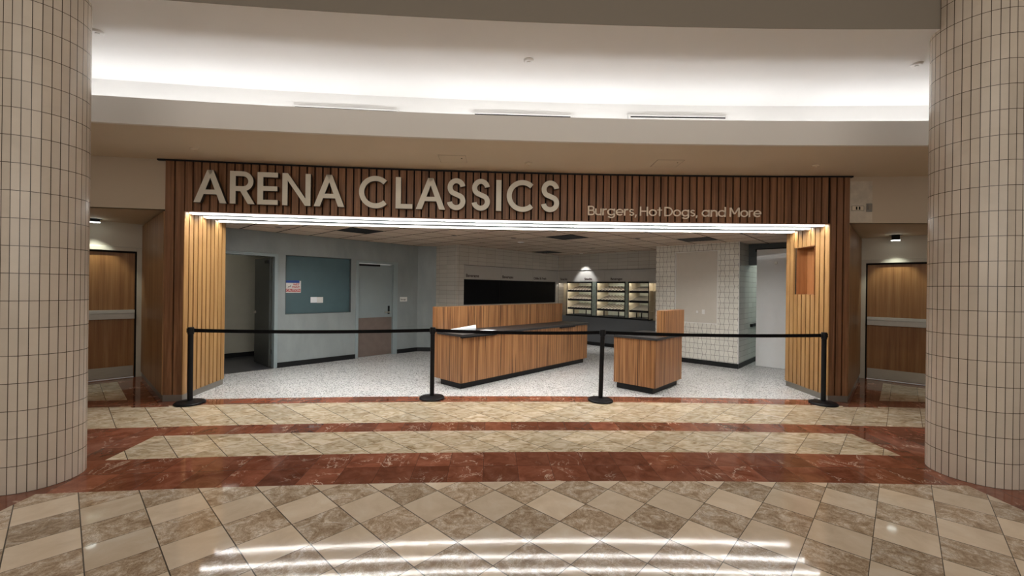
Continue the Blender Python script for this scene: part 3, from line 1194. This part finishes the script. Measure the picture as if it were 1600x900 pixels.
def spot(x, y, rot, label, drop=.06, bright=420):
    o = thing('recessed_spotlight', label, 'light', (x, y, CEIL), rot, 'spotlights in the alcove ceilings')
    b = MB()
    b.lathe([(.085, -.006), (.085, 0)], 28)
    b.build('trim_ring', M['black'], o, smooth=True)
    b = MB()
    b.box(-.055, .055, -.03, .03, -drop, -.006)
    b.build('housing', M['black'], o, bevel=.004)
    b = MB()
    b.box(-.058, .058, -.034, -.004, -drop - .012, -drop)
    b.build('lens', M['spot'], o)
    l = bpy.data.lights.new('recessed_spotlight_beam', 'SPOT')
    l.energy = bright
    l.spot_size = radians(78)
    l.spot_blend = .5
    l.shadow_soft_size = .04
    l.color = (.92, 1, .88)
    lo = bpy.data.objects.new('lamp', l)
    lo.parent = o
    lo.location = (0, -.02, -drop - .03)
    lo.rotation_euler = (radians(8), 0, 0)
    COL.objects.link(lo)
    return o


spot(-6.60, 6.62, radians(50), 'recessed light with a bright slit in the left alcove ceiling', .05, 30)
spot(*pq(9.93, .10), radians(-43), 'black recessed light with a bright slit in the right alcove ceiling', .09, 26)

b = MB()
b.ringbox(PIER_R1 + S(.012), radians(3.285), 6.187, 6.19, CEIL + .01, 3.22, 3)
struct(b.build('trim_7', simple('rough_patched_plaster', (.52, .46, .375), .8, var=.16, scale=7)))
# patched wall with sockets above the right alcove
for th, z, wd, hh, lab, nm, cat in ((3.055, 2.825, .085, .052, 'double socket plate with two dark slots beside the header end', 'socket_plate', 'socket'),
                                   (3.235, 2.835, .040, .085, 'small grey thermostat on the tan wall right of the socket plate', 'thermostat', 'thermostat')):
    x, y = ring(radians(th), 6.19)
    o = thing(nm, lab, cat, (x, y, z), -radians(th))
    MB().box(-wd, wd, -.012, 0, -hh / 1.4, hh / 1.4).build('plate', M['plinth'] if nm == 'thermostat' else M['tan'], o, bevel=.002)
    if nm == 'socket_plate':
        b = MB().box(-.085, .085, -.0135, -.012, .030, .036).box(-.085, .085, -.0135, -.012, -.036, -.030).box(-.085, -.080, -.0135, -.012, -.03, .03).box(.080, .085, -.0135, -.012, -.03, .03)
        b.build('border', M['plinth'], o)
        for sx in (-.02, .022): MB().box(sx - .010, sx + .010, -.014, -.012, -.022, .022).build('socket_slot', M['black'], o)
    else:
        MB().box(-.026, .026, -.018, -.012, -.03, .04).build('display', M['taupe'], o)

# ---------------------------------------------------------------- shop interior walls (local coordinates are P and Q)
R = A47


def wq(name, mat, p0, p1, q0, q1, z0=0, z1=CEIL):
    return struct(MB().box(p0, p1, q0, q1, z0, z1).build(name, mat, rot=R))


# left grey wall at Q = 8.82, pieces around the openings
QW = 8.82
b = MB()
b.box(1.06, 1.80, QW, QW + .12, 0, CEIL)
b.box(1.80, 2.83, QW, QW + .12, 2.20, CEIL)
b.box(2.83, 2.97, QW, QW + .12, 0, CEIL)
b.box(2.97, 4.30, QW, QW + .12, 0, 1.026)
b.box(2.97, 4.30, QW, QW + .12, 2.192, CEIL)
b.box(4.30, 4.42, QW, QW + .12, 0, CEIL)
b.box(4.42, 5.40, QW, QW + .12, 2.165, CEIL)
b.box(5.40, 6.02, QW, QW + .12, 0, CEIL)
b.prism([(6.02, QW), (6.335, 8.49), (6.335, 8.94), (6.02, 8.94)], 0, CEIL)
struct(b.build('wall_left_shop', M['greywall'], rot=R))
struct(MB().box(1.06, 1.16, 7.8, QW, 0, CEIL).build('wall_left_shop_side', M['greywall'], rot=R))
# skirting
b = MB()
b.box(2.835, 4.41, QW - .012, QW, 0, .10)
b.box(5.45, 6.02, QW - .012, QW, 0, .10)
b.prism([(6.02, QW - .012), (6.325, 8.49 - .012), (6.335, 8.49), (6.02, QW)], 0, .10)
struct(b.build('baseboard_left', M['black_plastic'], rot=R))
# teal infill window
win = bpy.data.objects.new('window_1', None)
COL.objects.link(win)
struct(win)
MB().box(2.97, 4.30, QW + .065, QW + .10, 1.026, 2.192).build('infill_panel', M['teal'], win, rot=R)
b = MB()
b.box(2.97, 2.978, QW - .004, QW + .065, 1.026, 2.192)
b.box(4.292, 4.30, QW - .004, QW + .065, 1.026, 2.192)
b.box(2.978, 4.292, QW - .004, QW + .065, 1.026, 1.034)
b.box(2.978, 4.292, QW - .004, QW + .065, 2.184, 2.192)
b.build('window_frame', M['slate'], win, rot=R)

# open doorway and dim room behind
d1 = bpy.data.objects.new('door_1', None)
COL.objects.link(d1)
struct(d1)
b = MB()
b.box(1.80, 1.86, QW - .012, QW + .13, 0, 2.20)
b.box(2.775, 2.835, QW - .012, QW + .13, 0, 2.20)
b.box(1.86, 2.775, QW - .012, QW + .13, 2.145, 2.20)
b.build('door_frame', M['greyframe'], d1, rot=R, bevel=.003)
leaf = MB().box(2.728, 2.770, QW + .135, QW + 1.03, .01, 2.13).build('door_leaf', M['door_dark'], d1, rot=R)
hb = MB()
for sx in (-1, 1):
    hb.lathe([(.028, 0), (.028, .012), (.012, .014), (.012, .045)], 16, 'x', (2.749 + (-.021 if sx < 0 else .021), QW + .955, 1.04))
hb.v = [v for v in hb.v]
b = MB()
b.lathe([(.028, 2.716), (.028, 2.728)], 16, 'x', (0, QW + .955, 1.04))
b.lathe([(.011, 2.67), (.011, 2.716)], 12, 'x', (0, QW + .955, 1.04))
b.box(2.664, 2.682, QW + .845, QW + .967, 1.028, 1.052)
b.build('door_handle', M['chrome'], leaf)
b = MB()
b.box(2.700, 2.727, QW + .14, QW + .34, 2.02, 2.08)
b.build('door_closer', M['black'], leaf)
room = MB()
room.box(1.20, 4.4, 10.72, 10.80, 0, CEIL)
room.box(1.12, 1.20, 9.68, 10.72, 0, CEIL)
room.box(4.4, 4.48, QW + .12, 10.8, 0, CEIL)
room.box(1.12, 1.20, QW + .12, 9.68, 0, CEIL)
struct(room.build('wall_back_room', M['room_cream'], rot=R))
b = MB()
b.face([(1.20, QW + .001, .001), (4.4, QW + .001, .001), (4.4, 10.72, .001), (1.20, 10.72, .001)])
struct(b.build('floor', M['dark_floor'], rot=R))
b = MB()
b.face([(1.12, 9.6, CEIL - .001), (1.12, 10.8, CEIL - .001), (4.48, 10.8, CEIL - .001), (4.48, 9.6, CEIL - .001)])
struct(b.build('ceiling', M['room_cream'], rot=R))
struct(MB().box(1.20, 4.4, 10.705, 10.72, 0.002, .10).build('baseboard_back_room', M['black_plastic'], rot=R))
xx, yy = pq(2.2, 9.9)
area('back_room_ceiling_light', (xx, yy, 2.55), (0, 0, 0), .5, .5, 2.2, (1, .97, .85))

# closed grey door
d2 = bpy.data.objects.new('door_2', None)
COL.objects.link(d2)
struct(d2)
b = MB()
b.box(4.41, 4.475, QW - .012, QW + .13, 0, 2.17)
b.box(5.335, 5.45, QW - .012, QW + .13, 0, 2.17)
b.box(4.475, 5.335, QW - .012, QW + .13, 2.115, 2.17)
b.build('door_frame', M['greyframe'], d2, rot=R, bevel=.003)
leaf = MB().box(4.478, 5.332, QW + .04, QW + .085, .008, 2.10).build('door_leaf', M['greydoor'], d2, rot=R)
MB().box(4.482, 5.325, QW + .036, QW + .04, .012, .885).build('kick_plate', M['kick'], leaf)
MB().box(4.50, 5.00, QW + .010, QW + .038, 2.055, 2.10).build('door_closer', M['black'], leaf)
hp = MB()
hp.box(5.222, 5.268, QW + .026, QW + .040, .955, 1.145)
hp.build('keypad', M['black'], leaf, bevel=.003)
hp = MB()
hp.lathe([(.012, QW - .02), (.012, QW + .028)], 12, 'y', (5.245, 0, 1.0))
hp.box(5.12, 5.257, QW - .03, QW - .012, .989, 1.011)
hp.build('door_handle', M['chrome'], leaf, bevel=.002)


def text_mesh(txt, size, mat, name, parent, x, y, z, rz, bold=0.0, align='LEFT', ext=.001):
    cu = bpy.data.curves.new(name, 'FONT')
    cu.body = txt
    cu.size = size
    cu.extrude = ext
    cu.offset = bold
    cu.align_x = align
    tmp = bpy.data.objects.new(name, cu)
    COL.objects.link(tmp)
    dg = bpy.context.evaluated_depsgraph_get()
    me = bpy.data.meshes.new_from_object(tmp.evaluated_get(dg))
    bpy.data.objects.remove(tmp)
    me.name = name
    me.materials.clear()
    me.materials.append(mat)
    o = bpy.data.objects.new(name, me)
    COL.objects.link(o)
    o.parent = parent
    o.location = (x, y, z)
    o.rotation_euler = (radians(90), 0, rz)
    return o


# things on the grey wall: wall sign, paper, plaque
c = pq(3.135, QW + .065)
sg = thing('warning_sign', 'white warning sign with blue top and red bottom band on teal panel', 'sign', (c[0], c[1], 1.45), R)
MB().box(-.145, .145, -.006, 0, 0, .240).build('board', M['paint_white'], sg)
MB().box(-.145, .115, -.008, -.006, .198, .245).build('top_band', M['blue'], sg)
MB().box(-.138, .138, -.008, -.006, .020, .078).build('bottom_band', M['red'], sg)
text_mesh('WET', .055, M['red'], 'red_word', sg, .055, -.0075, .145, 0, .0015, 'CENTER')
text_mesh('PAINT', .050, M['red'], 'red_word', sg, .050, -.0075, .098, 0, .0015, 'CENTER')
text_mesh('CAUTION', .058, M['paint_white'], 'white_word', sg, 0, -.009, .030, 0, .001, 'CENTER')
b = MB()
b.tube([(-.10, -.008, .105), (-.085, -.008, .125), (-.06, -.008, .118)], .006, 6)
b.lathe([(.009, -.010), (.009, -.006)], 10, 'y', (-.055, 0, .135))
b.build('pictogram', M['black'], sg)
c = pq(3.60, QW + .065)
pp = thing('paper_notice', 'plain white landscape paper taped on the teal panel', 'paper', (c[0], c[1], 1.245), R)
MB().box(-.127, .0, -.002, 0, 0, .118).build('left_sheet', M['paper'], pp)
MB().box(.001, .127, -.003, 0, -.004, .116).build('right_sheet', M['paint_white'], pp)
c = pq(5.62, QW)
pl = thing('room_plaque', 'small cream room plaque beside the closed grey door', 'sign', (c[0], c[1], 1.242), R)
MB().box(-.10, .10, -.006, 0, 0, .108).build('plate', M['sign_panel'] if False else M['paint_white'], pl, bevel=.002)
text_mesh('Storage', .045, M['ink'], 'plaque_word', pl, -.082, -.0065, .035, 0, .0005)

# menu wall: tiled face at Q = 7.695 with sign band and black screens
QM = 7.695
PB = 10.325
b = MB()
b.box(6.335, 6.56, QM, QM + .25, 0, CEIL)
b.box(6.56, PB + .4, QM, QM + .25, 2.145, CEIL)
b.box(6.56, PB + .4, QM, QM + .25, 0, 1.18)
b.box(6.335, 6.45, QM + .25, 8.60, 0, CEIL)
struct(b.build('wall_menu', M['menu_tile'], rot=R))
b = MB()
b.box(6.56, PB + .1, QM - .012, QM + .2, 2.137, 2.145)
struct(b.build('trim_3', M['black'], rot=R))
b = MB()
b.box(6.322, 6.335, QM - .012, 8.49, 0, .10)
b.box(6.335, PB, QM - .012, QM, 0, .10)
struct(b.build('baseboard_menu_wall', M['black_plastic'], rot=R))

panels = [(6.565, 7.825, 'Beverages', 6.62, 'left end'), (7.83, 9.12, 'Beverages', 7.87, 'middle'), (9.125, 10.32, 'Chilled & Fresh', 9.15, 'right end')]
labs = ['off-white sign panel reading Beverages above the leftmost black screen', 'off-white sign panel reading Beverages above the middle black screen', 'off-white sign panel with the longer wording above the rightmost black screen']
for (p0, p1, tx, tp, _), lab in zip(panels, labs):
    c = pq(p0, QM)
    o = thing('menu_sign', lab, 'sign', (c[0], c[1], 1.80), R, 'sign panels over the screens')
    MB().box(0, p1 - p0, 0, .03, 0, .337).build('board', M['sign_panel'], o)
    text_mesh(tx, .105 if tx == 'Beverages' else .092, M['ink'], 'sign_word', o, tp - p0 + .0, -.002, .055, 0, .002)
labs = ['leftmost black menu screen on the tiled wall', 'middle black menu screen on the tiled wall', 'rightmost black menu screen, next to the display cases']
for (p0, p1), lab in zip(((6.565, 7.80), (7.805, 9.05), (9.055, 10.20)), labs):
    c = pq(p0, QM)
    o = thing('menu_screen', lab, 'screen', (c[0], c[1], 1.19), R, 'black menu screens')
    MB().box(0, p1 - p0, .03, .07, 0, .61).build('casing', M['black'], o)
    MB().box(.02, p1 - p0 - .02, .026, .03, .02, .59).build('glass', M['screen'], o)
b = MB().box(10.20, 10.325, QM, QM + .2, 1.18, 1.80)
struct(b.build('trim_4', M['sign_panel'], rot=R))
struct(MB().box(6.56, 10.33, QM + .07, QM + .12, 1.18, 1.81).build('wall_behind_screens', M['black_gap'], rot=R))

# back wall P = 10.325
b = MB()
b.box(PB, PB + .2, 4.2, QM, 2.145, CEIL)
b.box(PB + .75, PB + .85, 4.2, QM, 0, 2.145)
b.box(PB, PB + .75, QM - .02, QM + .0, 0, 2.145)
struct(b.build('wall_back', mat_walltile('white_back_wall_tile', .30, .102, 0, (.50, .47, .42), (.20, .175, .15), 'y'), rot=R))
struct(MB().box(PB - .012, PB + .1, 4.2, QM, 2.137, 2.145).build('trim_5', M['black'], rot=R))
for q1, q0, tx, tq, lab in ((7.69, 6.92, 'Snacks', 7.62, 'sign panel reading Snacks at the left corner over the display cases'),
                            (6.915, 6.10, 'Snacks', 6.76, 'brightly spotlit sign panel reading Snacks over the display cases'),
                            (6.095, 5.30, 'Beverages', 5.91, 'sign panel reading Beverages over the middle display case'),
                            (5.295, 4.25, '', 0, 'blank off-white panel over the right display case')):
    c = pq(PB, q1)
    o = thing('menu_sign', lab, 'sign', (c[0], c[1], 1.81), R - pi / 2, 'sign panels over the display cases')
    MB().box(0, q1 - q0, 0, .03, 0, .327).build('board', M['sign_panel'], o)
    if tx: text_mesh(tx, .095 if tx != 'Beverages' else .088, M['ink'], 'sign_word', o, q1 - tq, -.002, .045, 0, .002)

# display cases: local x runs right along the wall (-Q), local y into the wall (+P)


def display_case(q_left, width, label):
    c = pq(PB, q_left)
    o = thing('display_case', label, 'display case', (c[0], c[1], 0), R - pi / 2, 'lit display cases in the back wall')
    D = .62
    MB().box(0, width, D, D + .03, .82, 1.805).build('back_mirror', M['case_back'], o)
    b = MB()
    b.box(0, .02, .0, D, .82, 1.805)
    b.box(width - .02, width, .0, D, .82, 1.805)
    b.build('side_panel', M['case_cream'], o)
    b = MB()
    b.box(0, width, -.03, D, .10, .80)
    b.build('lower_front', M['case_front'], o)
    MB().box(0, width, -.05, D, .80, .845).build('ledge', M['black'], o)
    MB().box(.0, width, .0, D, .0, .10).build('toe_kick', M['black_plastic'], o)
    b = MB()
    b.box(0, .018, -.012, 0, .845, 1.805)
    b.box(width - .018, width, -.012, 0, .845, 1.805)
    b.box(0, width, -.012, 0, 1.768, 1.808)
    b.build('door_frame', M['black'], o)
    MB().box(.03, width - .03, .02, .05, 1.786, 1.796).build('lamp_tube', M['case_led'], o)
    MB().box(0, width, 0, D, 1.797, 1.805).build('top_panel', M['case_cream'], o)
    sl = .22
    for z in (1.045, 1.30, 1.56):
        y0, y1 = .03, D - .06
        b = MB()
        b.hexa([(.02, y0, z), (width - .02, y0, z), (width - .02, y1, z + (y1 - y0) * sl), (.02, y1, z + (y1 - y0) * sl),
                (.02, y0, z + .006), (width - .02, y0, z + .006), (width - .02, y1, z + .006 + (y1 - y0) * sl), (.02, y1, z + .006 + (y1 - y0) * sl)])
        s = b.build('shelf', M['case_shelf'], o)
        MB().box(.02, width - .02, y0 - .012, y0, z - .050, z + .008).build('price_rail', M['black'], s)
        MB().box(.04, width - .04, y0 + .02, y0 + .04, z - .020, z - .008).build('shelf_fill_glow', M['case_led'], s)  # glowing strip added under the shelf to brighten the one below
        n = 8
        for i in range(n):
            x = .05 + (width - .10) * (i + .5) / n
            b = MB()
            b.hexa([(x - .008, y0, z + .006), (x + .008, y0, z + .006), (x + .008, y1, z + .006 + (y1 - y0) * sl), (x - .008, y1, z + .006 + (y1 - y0) * sl),
                    (x - .008, y0, z + .014), (x + .008, y0, z + .014), (x + .008, y1, z + .016 + (y1 - y0) * sl), (x - .008, y1, z + .016 + (y1 - y0) * sl)])
            b.build('divider', M['divider'], s)
    b = MB()
    for x in (.22, width - .22): b.box(x - .012, x + .012, .04, .06, .845, .99)
    b.build('bracket', M['black'], o)
    return o


display_case(7.37, .87, 'left lit display case with three slanted empty shelves')
display_case(6.35, .89, 'middle lit display case with three slanted empty shelves')
display_case(5.37, .58, 'right narrow display case with slanted empty shelves')
# mirrored posts between the cases
for q1, q0, lab in ((6.50, 6.35, 'mirrored upright panel between left and middle display cases'), (5.46, 5.37, 'mirrored upright panel between middle and right display cases')):
    c = pq(PB, q1)
    o = thing('display_post', lab, 'panel', (c[0], c[1], 0), R - pi / 2)
    MB().box(0, q1 - q0, 0, .64, .845, 1.805).build('mirror_post', M['cabinet_glass'], o)
    MB().box(0, q1 - q0, -.05, .62, .80, .845).build('ledge', M['black'], o)
    MB().box(0, q1 - q0, -.03, .62, .10, .80).build('lower_front', M['case_front'], o)
    MB().box(0, q1 - q0, 0, .62, 0, .10).build('toe_kick', M['black_plastic'], o)
for q1, q0, lab in ((7.675, 7.37, 'warm lit cream end panel left of the display cases'), (4.79, 4.22, 'warm lit cream end panel right of the display cases')):
    c = pq(PB, q1)
    o = thing('end_panel', lab, 'panel', (c[0], c[1], 0), R - pi / 2)
    wdt = q1 - q0
    MB().box(0, wdt, .25, .28, .80, 1.805).build('lining', M['case_cream'], o)
    MB().box(0, wdt, -.03, .25, .10, .80).build('lower_front', M['case_front'], o)
    MB().box(0, wdt, 0, .25, 0, .10).build('toe_kick', M['black_plastic'], o)
    MB().box(.02, wdt - .02, .02, .04, 1.785, 1.795).build('lamp_tube', M['case_led'], o)
    MB().box(0, wdt, -.012, 0, 1.768, 1.808).box(0, wdt, 0, .28, 1.80, 1.808).build('valance', M['sign_panel'], o)
    b = MB()
    for z in (1.03, 1.30, 1.56): b.box(0, wdt, .05, .25, z, z + .012)
    if q1 < 5: b.build('glass_shelf', M['case_cream'], o)

# tiled block with recessed board (face P = 9.45)
PBX = 9.45
b = MB()
b.box(PBX, PBX + .05, 2.46, 2.865, 0, CEIL)
b.box(PBX, PBX + .05, 3.77, 4.22, 0, CEIL)
b.box(PBX, PBX + .05, 2.865, 3.77, 0, .885)
b.box(PBX, PBX + .05, 2.865, 3.77, 2.455, CEIL)
b.box(PBX + .05, PB + .9, 4.12, 4.22, 0, CEIL)
struct(b.build('wall_tiled_block', M['picket'], rot=R))
struct(MB().box(PBX + .003, 12.3, 2.46, 2.56, 0, CEIL).build('wall_tiled_block_side', M['side_tile'], rot=R))
struct(MB().box(PBX - .004, PBX + .01, 2.452, 2.466, .1, CEIL).build('trim_6', M['paint_white'], rot=R))
b = MB()
b.box(PBX - .012, PBX, 2.448, 4.22, 0, .10)
b.box(PBX, 12.0, 2.448, 2.46, 0, .10)
struct(b.build('baseboard_tiled_block', M['black_plastic'], rot=R))
c = pq(PBX, 3.77)
o = thing('recessed_board', 'tall cream board recessed in the white tiled block', 'board', (c[0], c[1], .885), R - pi / 2)
MB().box(0, .905, .030, .045, 0, 1.57).build('board', M['board'], o)
b = MB()
b.box(0, .012, -.004, .045, 0, 1.57)
b.box(.893, .905, -.004, .045, 0, 1.57)
b.box(.012, .893, -.004, .045, 1.558, 1.57)
b.box(.012, .893, -.004, .045, 0, .012)
b.build('frame', M['paint_white'], o)
MB().box(.58, .64, .024, .030, .20, .30).build('socket', M['paint_white'], o, bevel=.002)
MB().box(.46, .50, .026, .030, .22, .27).build('cable_plate', M['paint_white'], o, bevel=.002)

# dark header beside the block, glossy sliding panel
b = MB()
b.box(10.18, 10.32, .72, 2.46, 2.16, CEIL)
struct(b.build('wall_header_right', M['slate'], rot=R))
b = MB()
b.box(12.2, 12.3, .7, 2.46, 0, CEIL)
b.box(10.17, 12.3, .60, .72, 0, CEIL)
struct(b.build('wall_corridor', M['greywall'], rot=R))
xx, yy = pq(11.2, 1.6)
area('corridor_ceiling_light', (xx, yy, 2.55), (0, 0, 0), 1.0, .6, 16, (.92, 1, .90))
d5 = bpy.data.objects.new('door_5', None)
COL.objects.link(d5)
struct(d5)
MB().box(10.10, 10.14, 1.02, 2.285, .008, 2.48).build('sliding_panel', M['white_panel'], d5, rot=R, bevel=.003)
MB().lathe([(.022, 10.088), (.028, 10.095), (.028, 10.10)], 20, 'x', (0, 1.93, 2.19)).build('door_lock', M['chrome'], d5, rot=R)
MB().box(10.14, 10.18, 1.0, 2.32, 2.44, 2.50).build('sliding_rail', M['black'], d5, rot=R)
c = pq(10.36, 2.46)
o = thing('bumper_rail', 'short black rail end on the tiled side wall behind the white panel', 'rail', (c[0], c[1], .84), R)
MB().box(0, .9, -.045, 0, -.028, .028).build('rail', M['black'], o, bevel=.004)
MB().box(-.012, 0, -.05, 0, -.034, .034).build('end_cap', M['black'], o, bevel=.003)

# ---------------------------------------------------------------- ceiling fittings in the shop


def ceil_vent(p, q, label):
    c = pq(p, q)
    o = thing('ceiling_vent', label, 'air vent', (c[0], c[1], CEIL), R, 'black square ceiling vents')
    b = MB()
    b.box(-.298, .298, -.298, -.27, -.006, -.0005)
    b.box(-.298, .298, .27, .298, -.006, -.0005)
    b.box(-.298, -.27, -.27, .27, -.006, -.0005)
    b.box(.27, .298, -.27, .27, -.006, -.0005)
    b.build('frame', M['black'], o)
    b = MB()
    b.box(-.27, .27, -.27, .27, -.002, -.0005)
    for k in range(9): b.box(-.27, .27, -.24 + k * .06 - .008, -.24 + k * .06 + .008, -.006, -.002)
    b.build('grille', M['vent'], o)


for p, q, lab in ((3.705, 7.27, 'black square ceiling vent above the teal panel'), (6.755, 4.83, 'black square ceiling vent above the long counter'),
                  (8.585, 3.00, 'black square ceiling vent in front of the tiled block'), (9.195, 7.27, 'black square ceiling vent far back by the menu wall')):
    ceil_vent(p, q, lab)
c = pq(6.83, 6.12)
cover(c[0], c[1], CEIL, .075, 'white round smoke detector on the shop ceiling', 'smoke_detector', 'smoke detector')
for p, q, lab in ((2.55, 7.95, 'small dark ceiling speaker near the open doorway'), (5.20, 6.40, 'small dark ceiling hole left of the smoke detector'), (6.20, 5.75, 'small dark ceiling fitting in front of the smoke detector'),
                  (8.9, 5.6, 'small dark ceiling fitting near the display cases'), (8.3, 1.9, 'small dark ceiling fitting before the white panel'), (7.75, 3.85, 'small dark ceiling fitting left of the tiled block')):
    c = pq(p, q)
    o = thing('downlight', lab, 'ceiling fitting', (c[0], c[1], CEIL), R, 'small dark fittings in the shop ceiling')
    MB().lathe([(.035, -.002), (.055, -.008), (.06, 0)], 24).build('trim_ring', M['kick'], o, smooth=True)
    MB().lathe([(.0, -.0022), (.036, -.0022)], 24).build('opening', M['black'], o)
# the one lit downlight, grazing the back wall
c = pq(PB - .235, 6.72)
o = thing('downlight', 'lit narrow downlight close to the back wall', 'light', (c[0], c[1], CEIL), R)
MB().lathe([(.035, -.004), (.05, -.01), (.055, 0)], 24).build('trim_ring', M['paint_white'], o, smooth=True)
l = bpy.data.lights.new('downlight_beam', 'SPOT')
l.energy = 75
l.spot_size = radians(72)
l.spot_blend = .45
l.shadow_soft_size = .02
lo = bpy.data.objects.new('lamp', l)
lo.parent = o
lo.location = (0, 0, -.02)
COL.objects.link(lo)
lo.rotation_euler = (0, radians(0), 0)

# ---------------------------------------------------------------- counters


def counter(name, label, P0, P1, Q0, Q1, seams, knee, knee_z=1.27):
    c = pq(P0, Q0)
    o = thing(name, label, 'counter', (c[0], c[1], 0), R)
    L, Dp = P1 - P0, Q1 - Q0
    xs = [0] + seams + [L]
    # front (Q0) panels
    b = MB()
    b.box(.004, L - .004, .02, Dp, .10, .825)
    b.build('carcass', M['black_gap'], o)
    for i in range(len(xs) - 1):
        MB().box(xs[i] + (.0015 if i else 0), xs[i + 1] - (.0015 if i < len(xs) - 2 else 0), 0, .02, .10, .825).build('front_panel', M['zebra'], o)
    MB().box(0, .02, .02, Dp, .10, .825).build('end_panel', M['zebra'], o)
    MB().box(L - .02, L, .02, Dp, .10, .825).build('end_panel', M['zebra'], o)
    MB().box(.05, L - .05, .06, Dp - .03, 0, .10).build('toe_kick', M['black_plastic'], o)
    k0, k1, kq0, kq1, kz0 = knee
    MB().box(k0, k1, kq0, kq1, kz0, knee_z).build('raised_panel', M['zebra'], o)
    return o, c


o1, c1 = counter('service_counter', 'long zebra-veneered service counter with raised back panel', 4.24, 7.80, 5.02, 5.62, [.57, 2.0], (.0, 3.46, .60, .745, .10))
o2, c2 = counter('service_counter', 'short square zebra-veneered counter with tall side panel', 6.13, 7.16, 2.73, 3.43, [], (.30, 1.06, -.022, .12, .867))


def worktop(loc, L, D0, D1, label, cutouts, z=.832):
    o = thing('worktop', label, 'worktop', (loc[0], loc[1], z), R)
    MB().box(-.02, L + .02, D0, D1, -.004, .033).build('slab', M['stone_black'], o, bevel=.0012)
    b = MB()
    for x0, x1 in cutouts:
        pts = [(x0, -.02), (x1 - .10, -.06)] if False else None
        n = 8
        poly_ = [(x0, .0), (x0, -.045)] + [(x1 - .12 + .12 * sin(pi / 2 * i / n), -.045 * cos(pi / 2 * i / n)) for i in range(n + 1)]
        b.prism(poly_[::-1] if False else poly_, -.022, 0.0)
    if cutouts: b.build('shelf_underside', M['black'], o)
    return o


worktop(c1, 3.58, -.035, .598, 'long dark stone worktop on the long counter', [(-.02, .78), (2.55, 3.1)])
worktop(c2, 1.03, -.023, .70, 'dark stone worktop on the short square counter', [])
# paper roll and sheets
c = pq(4.62, 5.42)
pr = thing('paper_roll', 'loosely rolled white plan sheet lying on the long worktop', 'paper roll', (c[0], c[1], .866), R - radians(32))
b = MB()
n = 30
r0, L0 = .036, .42
for k in range(2):
    pass
prof = []
for i in range(n + 1):
    a = -pi / 2 + 2 * pi * 1.35 * i / n
    rr = r0 - .010 * i / n
    prof.append((rr * cos(a), r0 + rr * sin(a)))
for i in range(n):
    (y0, z0), (y1, z1) = prof[i], prof[i + 1]
    s = 1.5
    b.face([(-L0 / 2, y0 * .45, z0 * .45), (-L0 / 2, y1 * .45, z1 * .45), (L0 / 2, y1 * s, z1 * s), (L0 / 2, y0 * s, z0 * s)])
b.build('rolled_sheet', M['paper'], pr, smooth=True)
b = MB()
b.box(-.14, .30, -.20, -.02, 0, .0015)
b.build('flat_flap', M['paper'], pr)
c = pq(4.98, 5.22)
ps = thing('paper_sheet', 'flat white paper sheet beside the roll on the long worktop', 'paper', (c[0], c[1], .866), R + radians(15))
MB().box(-.15, .15, -.105, .105, 0, .0012).build('sheet', M['paper'], ps)

# ---------------------------------------------------------------- stanchions
POSTS = [(-4.29, 5.61, 0, 0, 'leftmost black belt stanchion, before the left wooden pier'),
         (-1.13, 6.02, 0, 0, 'second black belt stanchion from the left, before the long counter'),
         (1.285, 6.0, radians(1.2), 0, 'slightly leaning black belt stanchion between the two counters'),
         (4.46, 5.98, 0, 0, 'rightmost black belt stanchion, before the right wooden pier')]


def stanchion(x, y, tilt, label):
    o = thing('belt_stanchion', label, 'stanchion', (x, y, 0), 0, 'belt stanchions across the opening')
    o.rotation_euler = (0, tilt, 0)
    MB().lathe([(.172, 0), (.178, .004), (.178, .018), (.165, .030), (.06, .040), (.038, .048)], 40).build('base', M['black'], o, smooth=True)
    MB().lathe([(.031, .04), (.031, .93)], 24).build('post', M['black'], o, smooth=True)
    MB().lathe([(.031, .925), (.037, .93), (.037, 1.015), (.034, 1.022), (.0, 1.024)], 24).build('belt_head', M['black'], o, smooth=True)
    b = MB()
    b.box(-.046, -.036, -.018, .018, .950, 1.005)
    b.box(.036, .046, -.018, .018, .950, 1.005)
    b.build('belt_clip', M['black_plastic'], o, bevel=.002)
    return o


sts = [stanchion(x, y, t, lab) for x, y, t, _, lab in POSTS]
for i in range(3):
    (x0, y0, t0, _, _), (x1, y1, t1, _, _) = POSTS[i], POSTS[i + 1]
    xa, xb = x0 + .045 + .98 * sin(t0), x1 - .045 + .98 * sin(t1)
    b = MB()
    n = 16
    row = []
    for k in range(n + 1):
        u = k / n
        x = xa + (xb - xa) * u
        y = y0 + (y1 - y0) * u
        z = .978 - .020 * 4 * u * (1 - u)
        row.append((x, y, z))
    for k in range(n):
        (xx0, yy0, z0), (xx1, yy1, z1) = row[k], row[k + 1]
        h, e = .0235, .0012
        b.hexa([(xx0, yy0 - e, z0 - h), (xx1, yy1 - e, z1 - h), (xx1, yy1 + e, z1 - h), (xx0, yy0 + e, z0 - h),
                (xx0, yy0 - e, z0 + h), (xx1, yy1 - e, z1 + h), (xx1, yy1 + e, z1 + h), (xx0, yy0 + e, z0 + h)])
    # belt belongs to the stanchion on its left
    T = Matrix.Translation((x0, y0, 0)) @ Matrix.Rotation(t0, 4, 'Y')
    Ti = T.inverted()
    b.v = [tuple(Ti @ Vector(v)) for v in b.v]
    b.build('belt', M['belt'], sts[i])
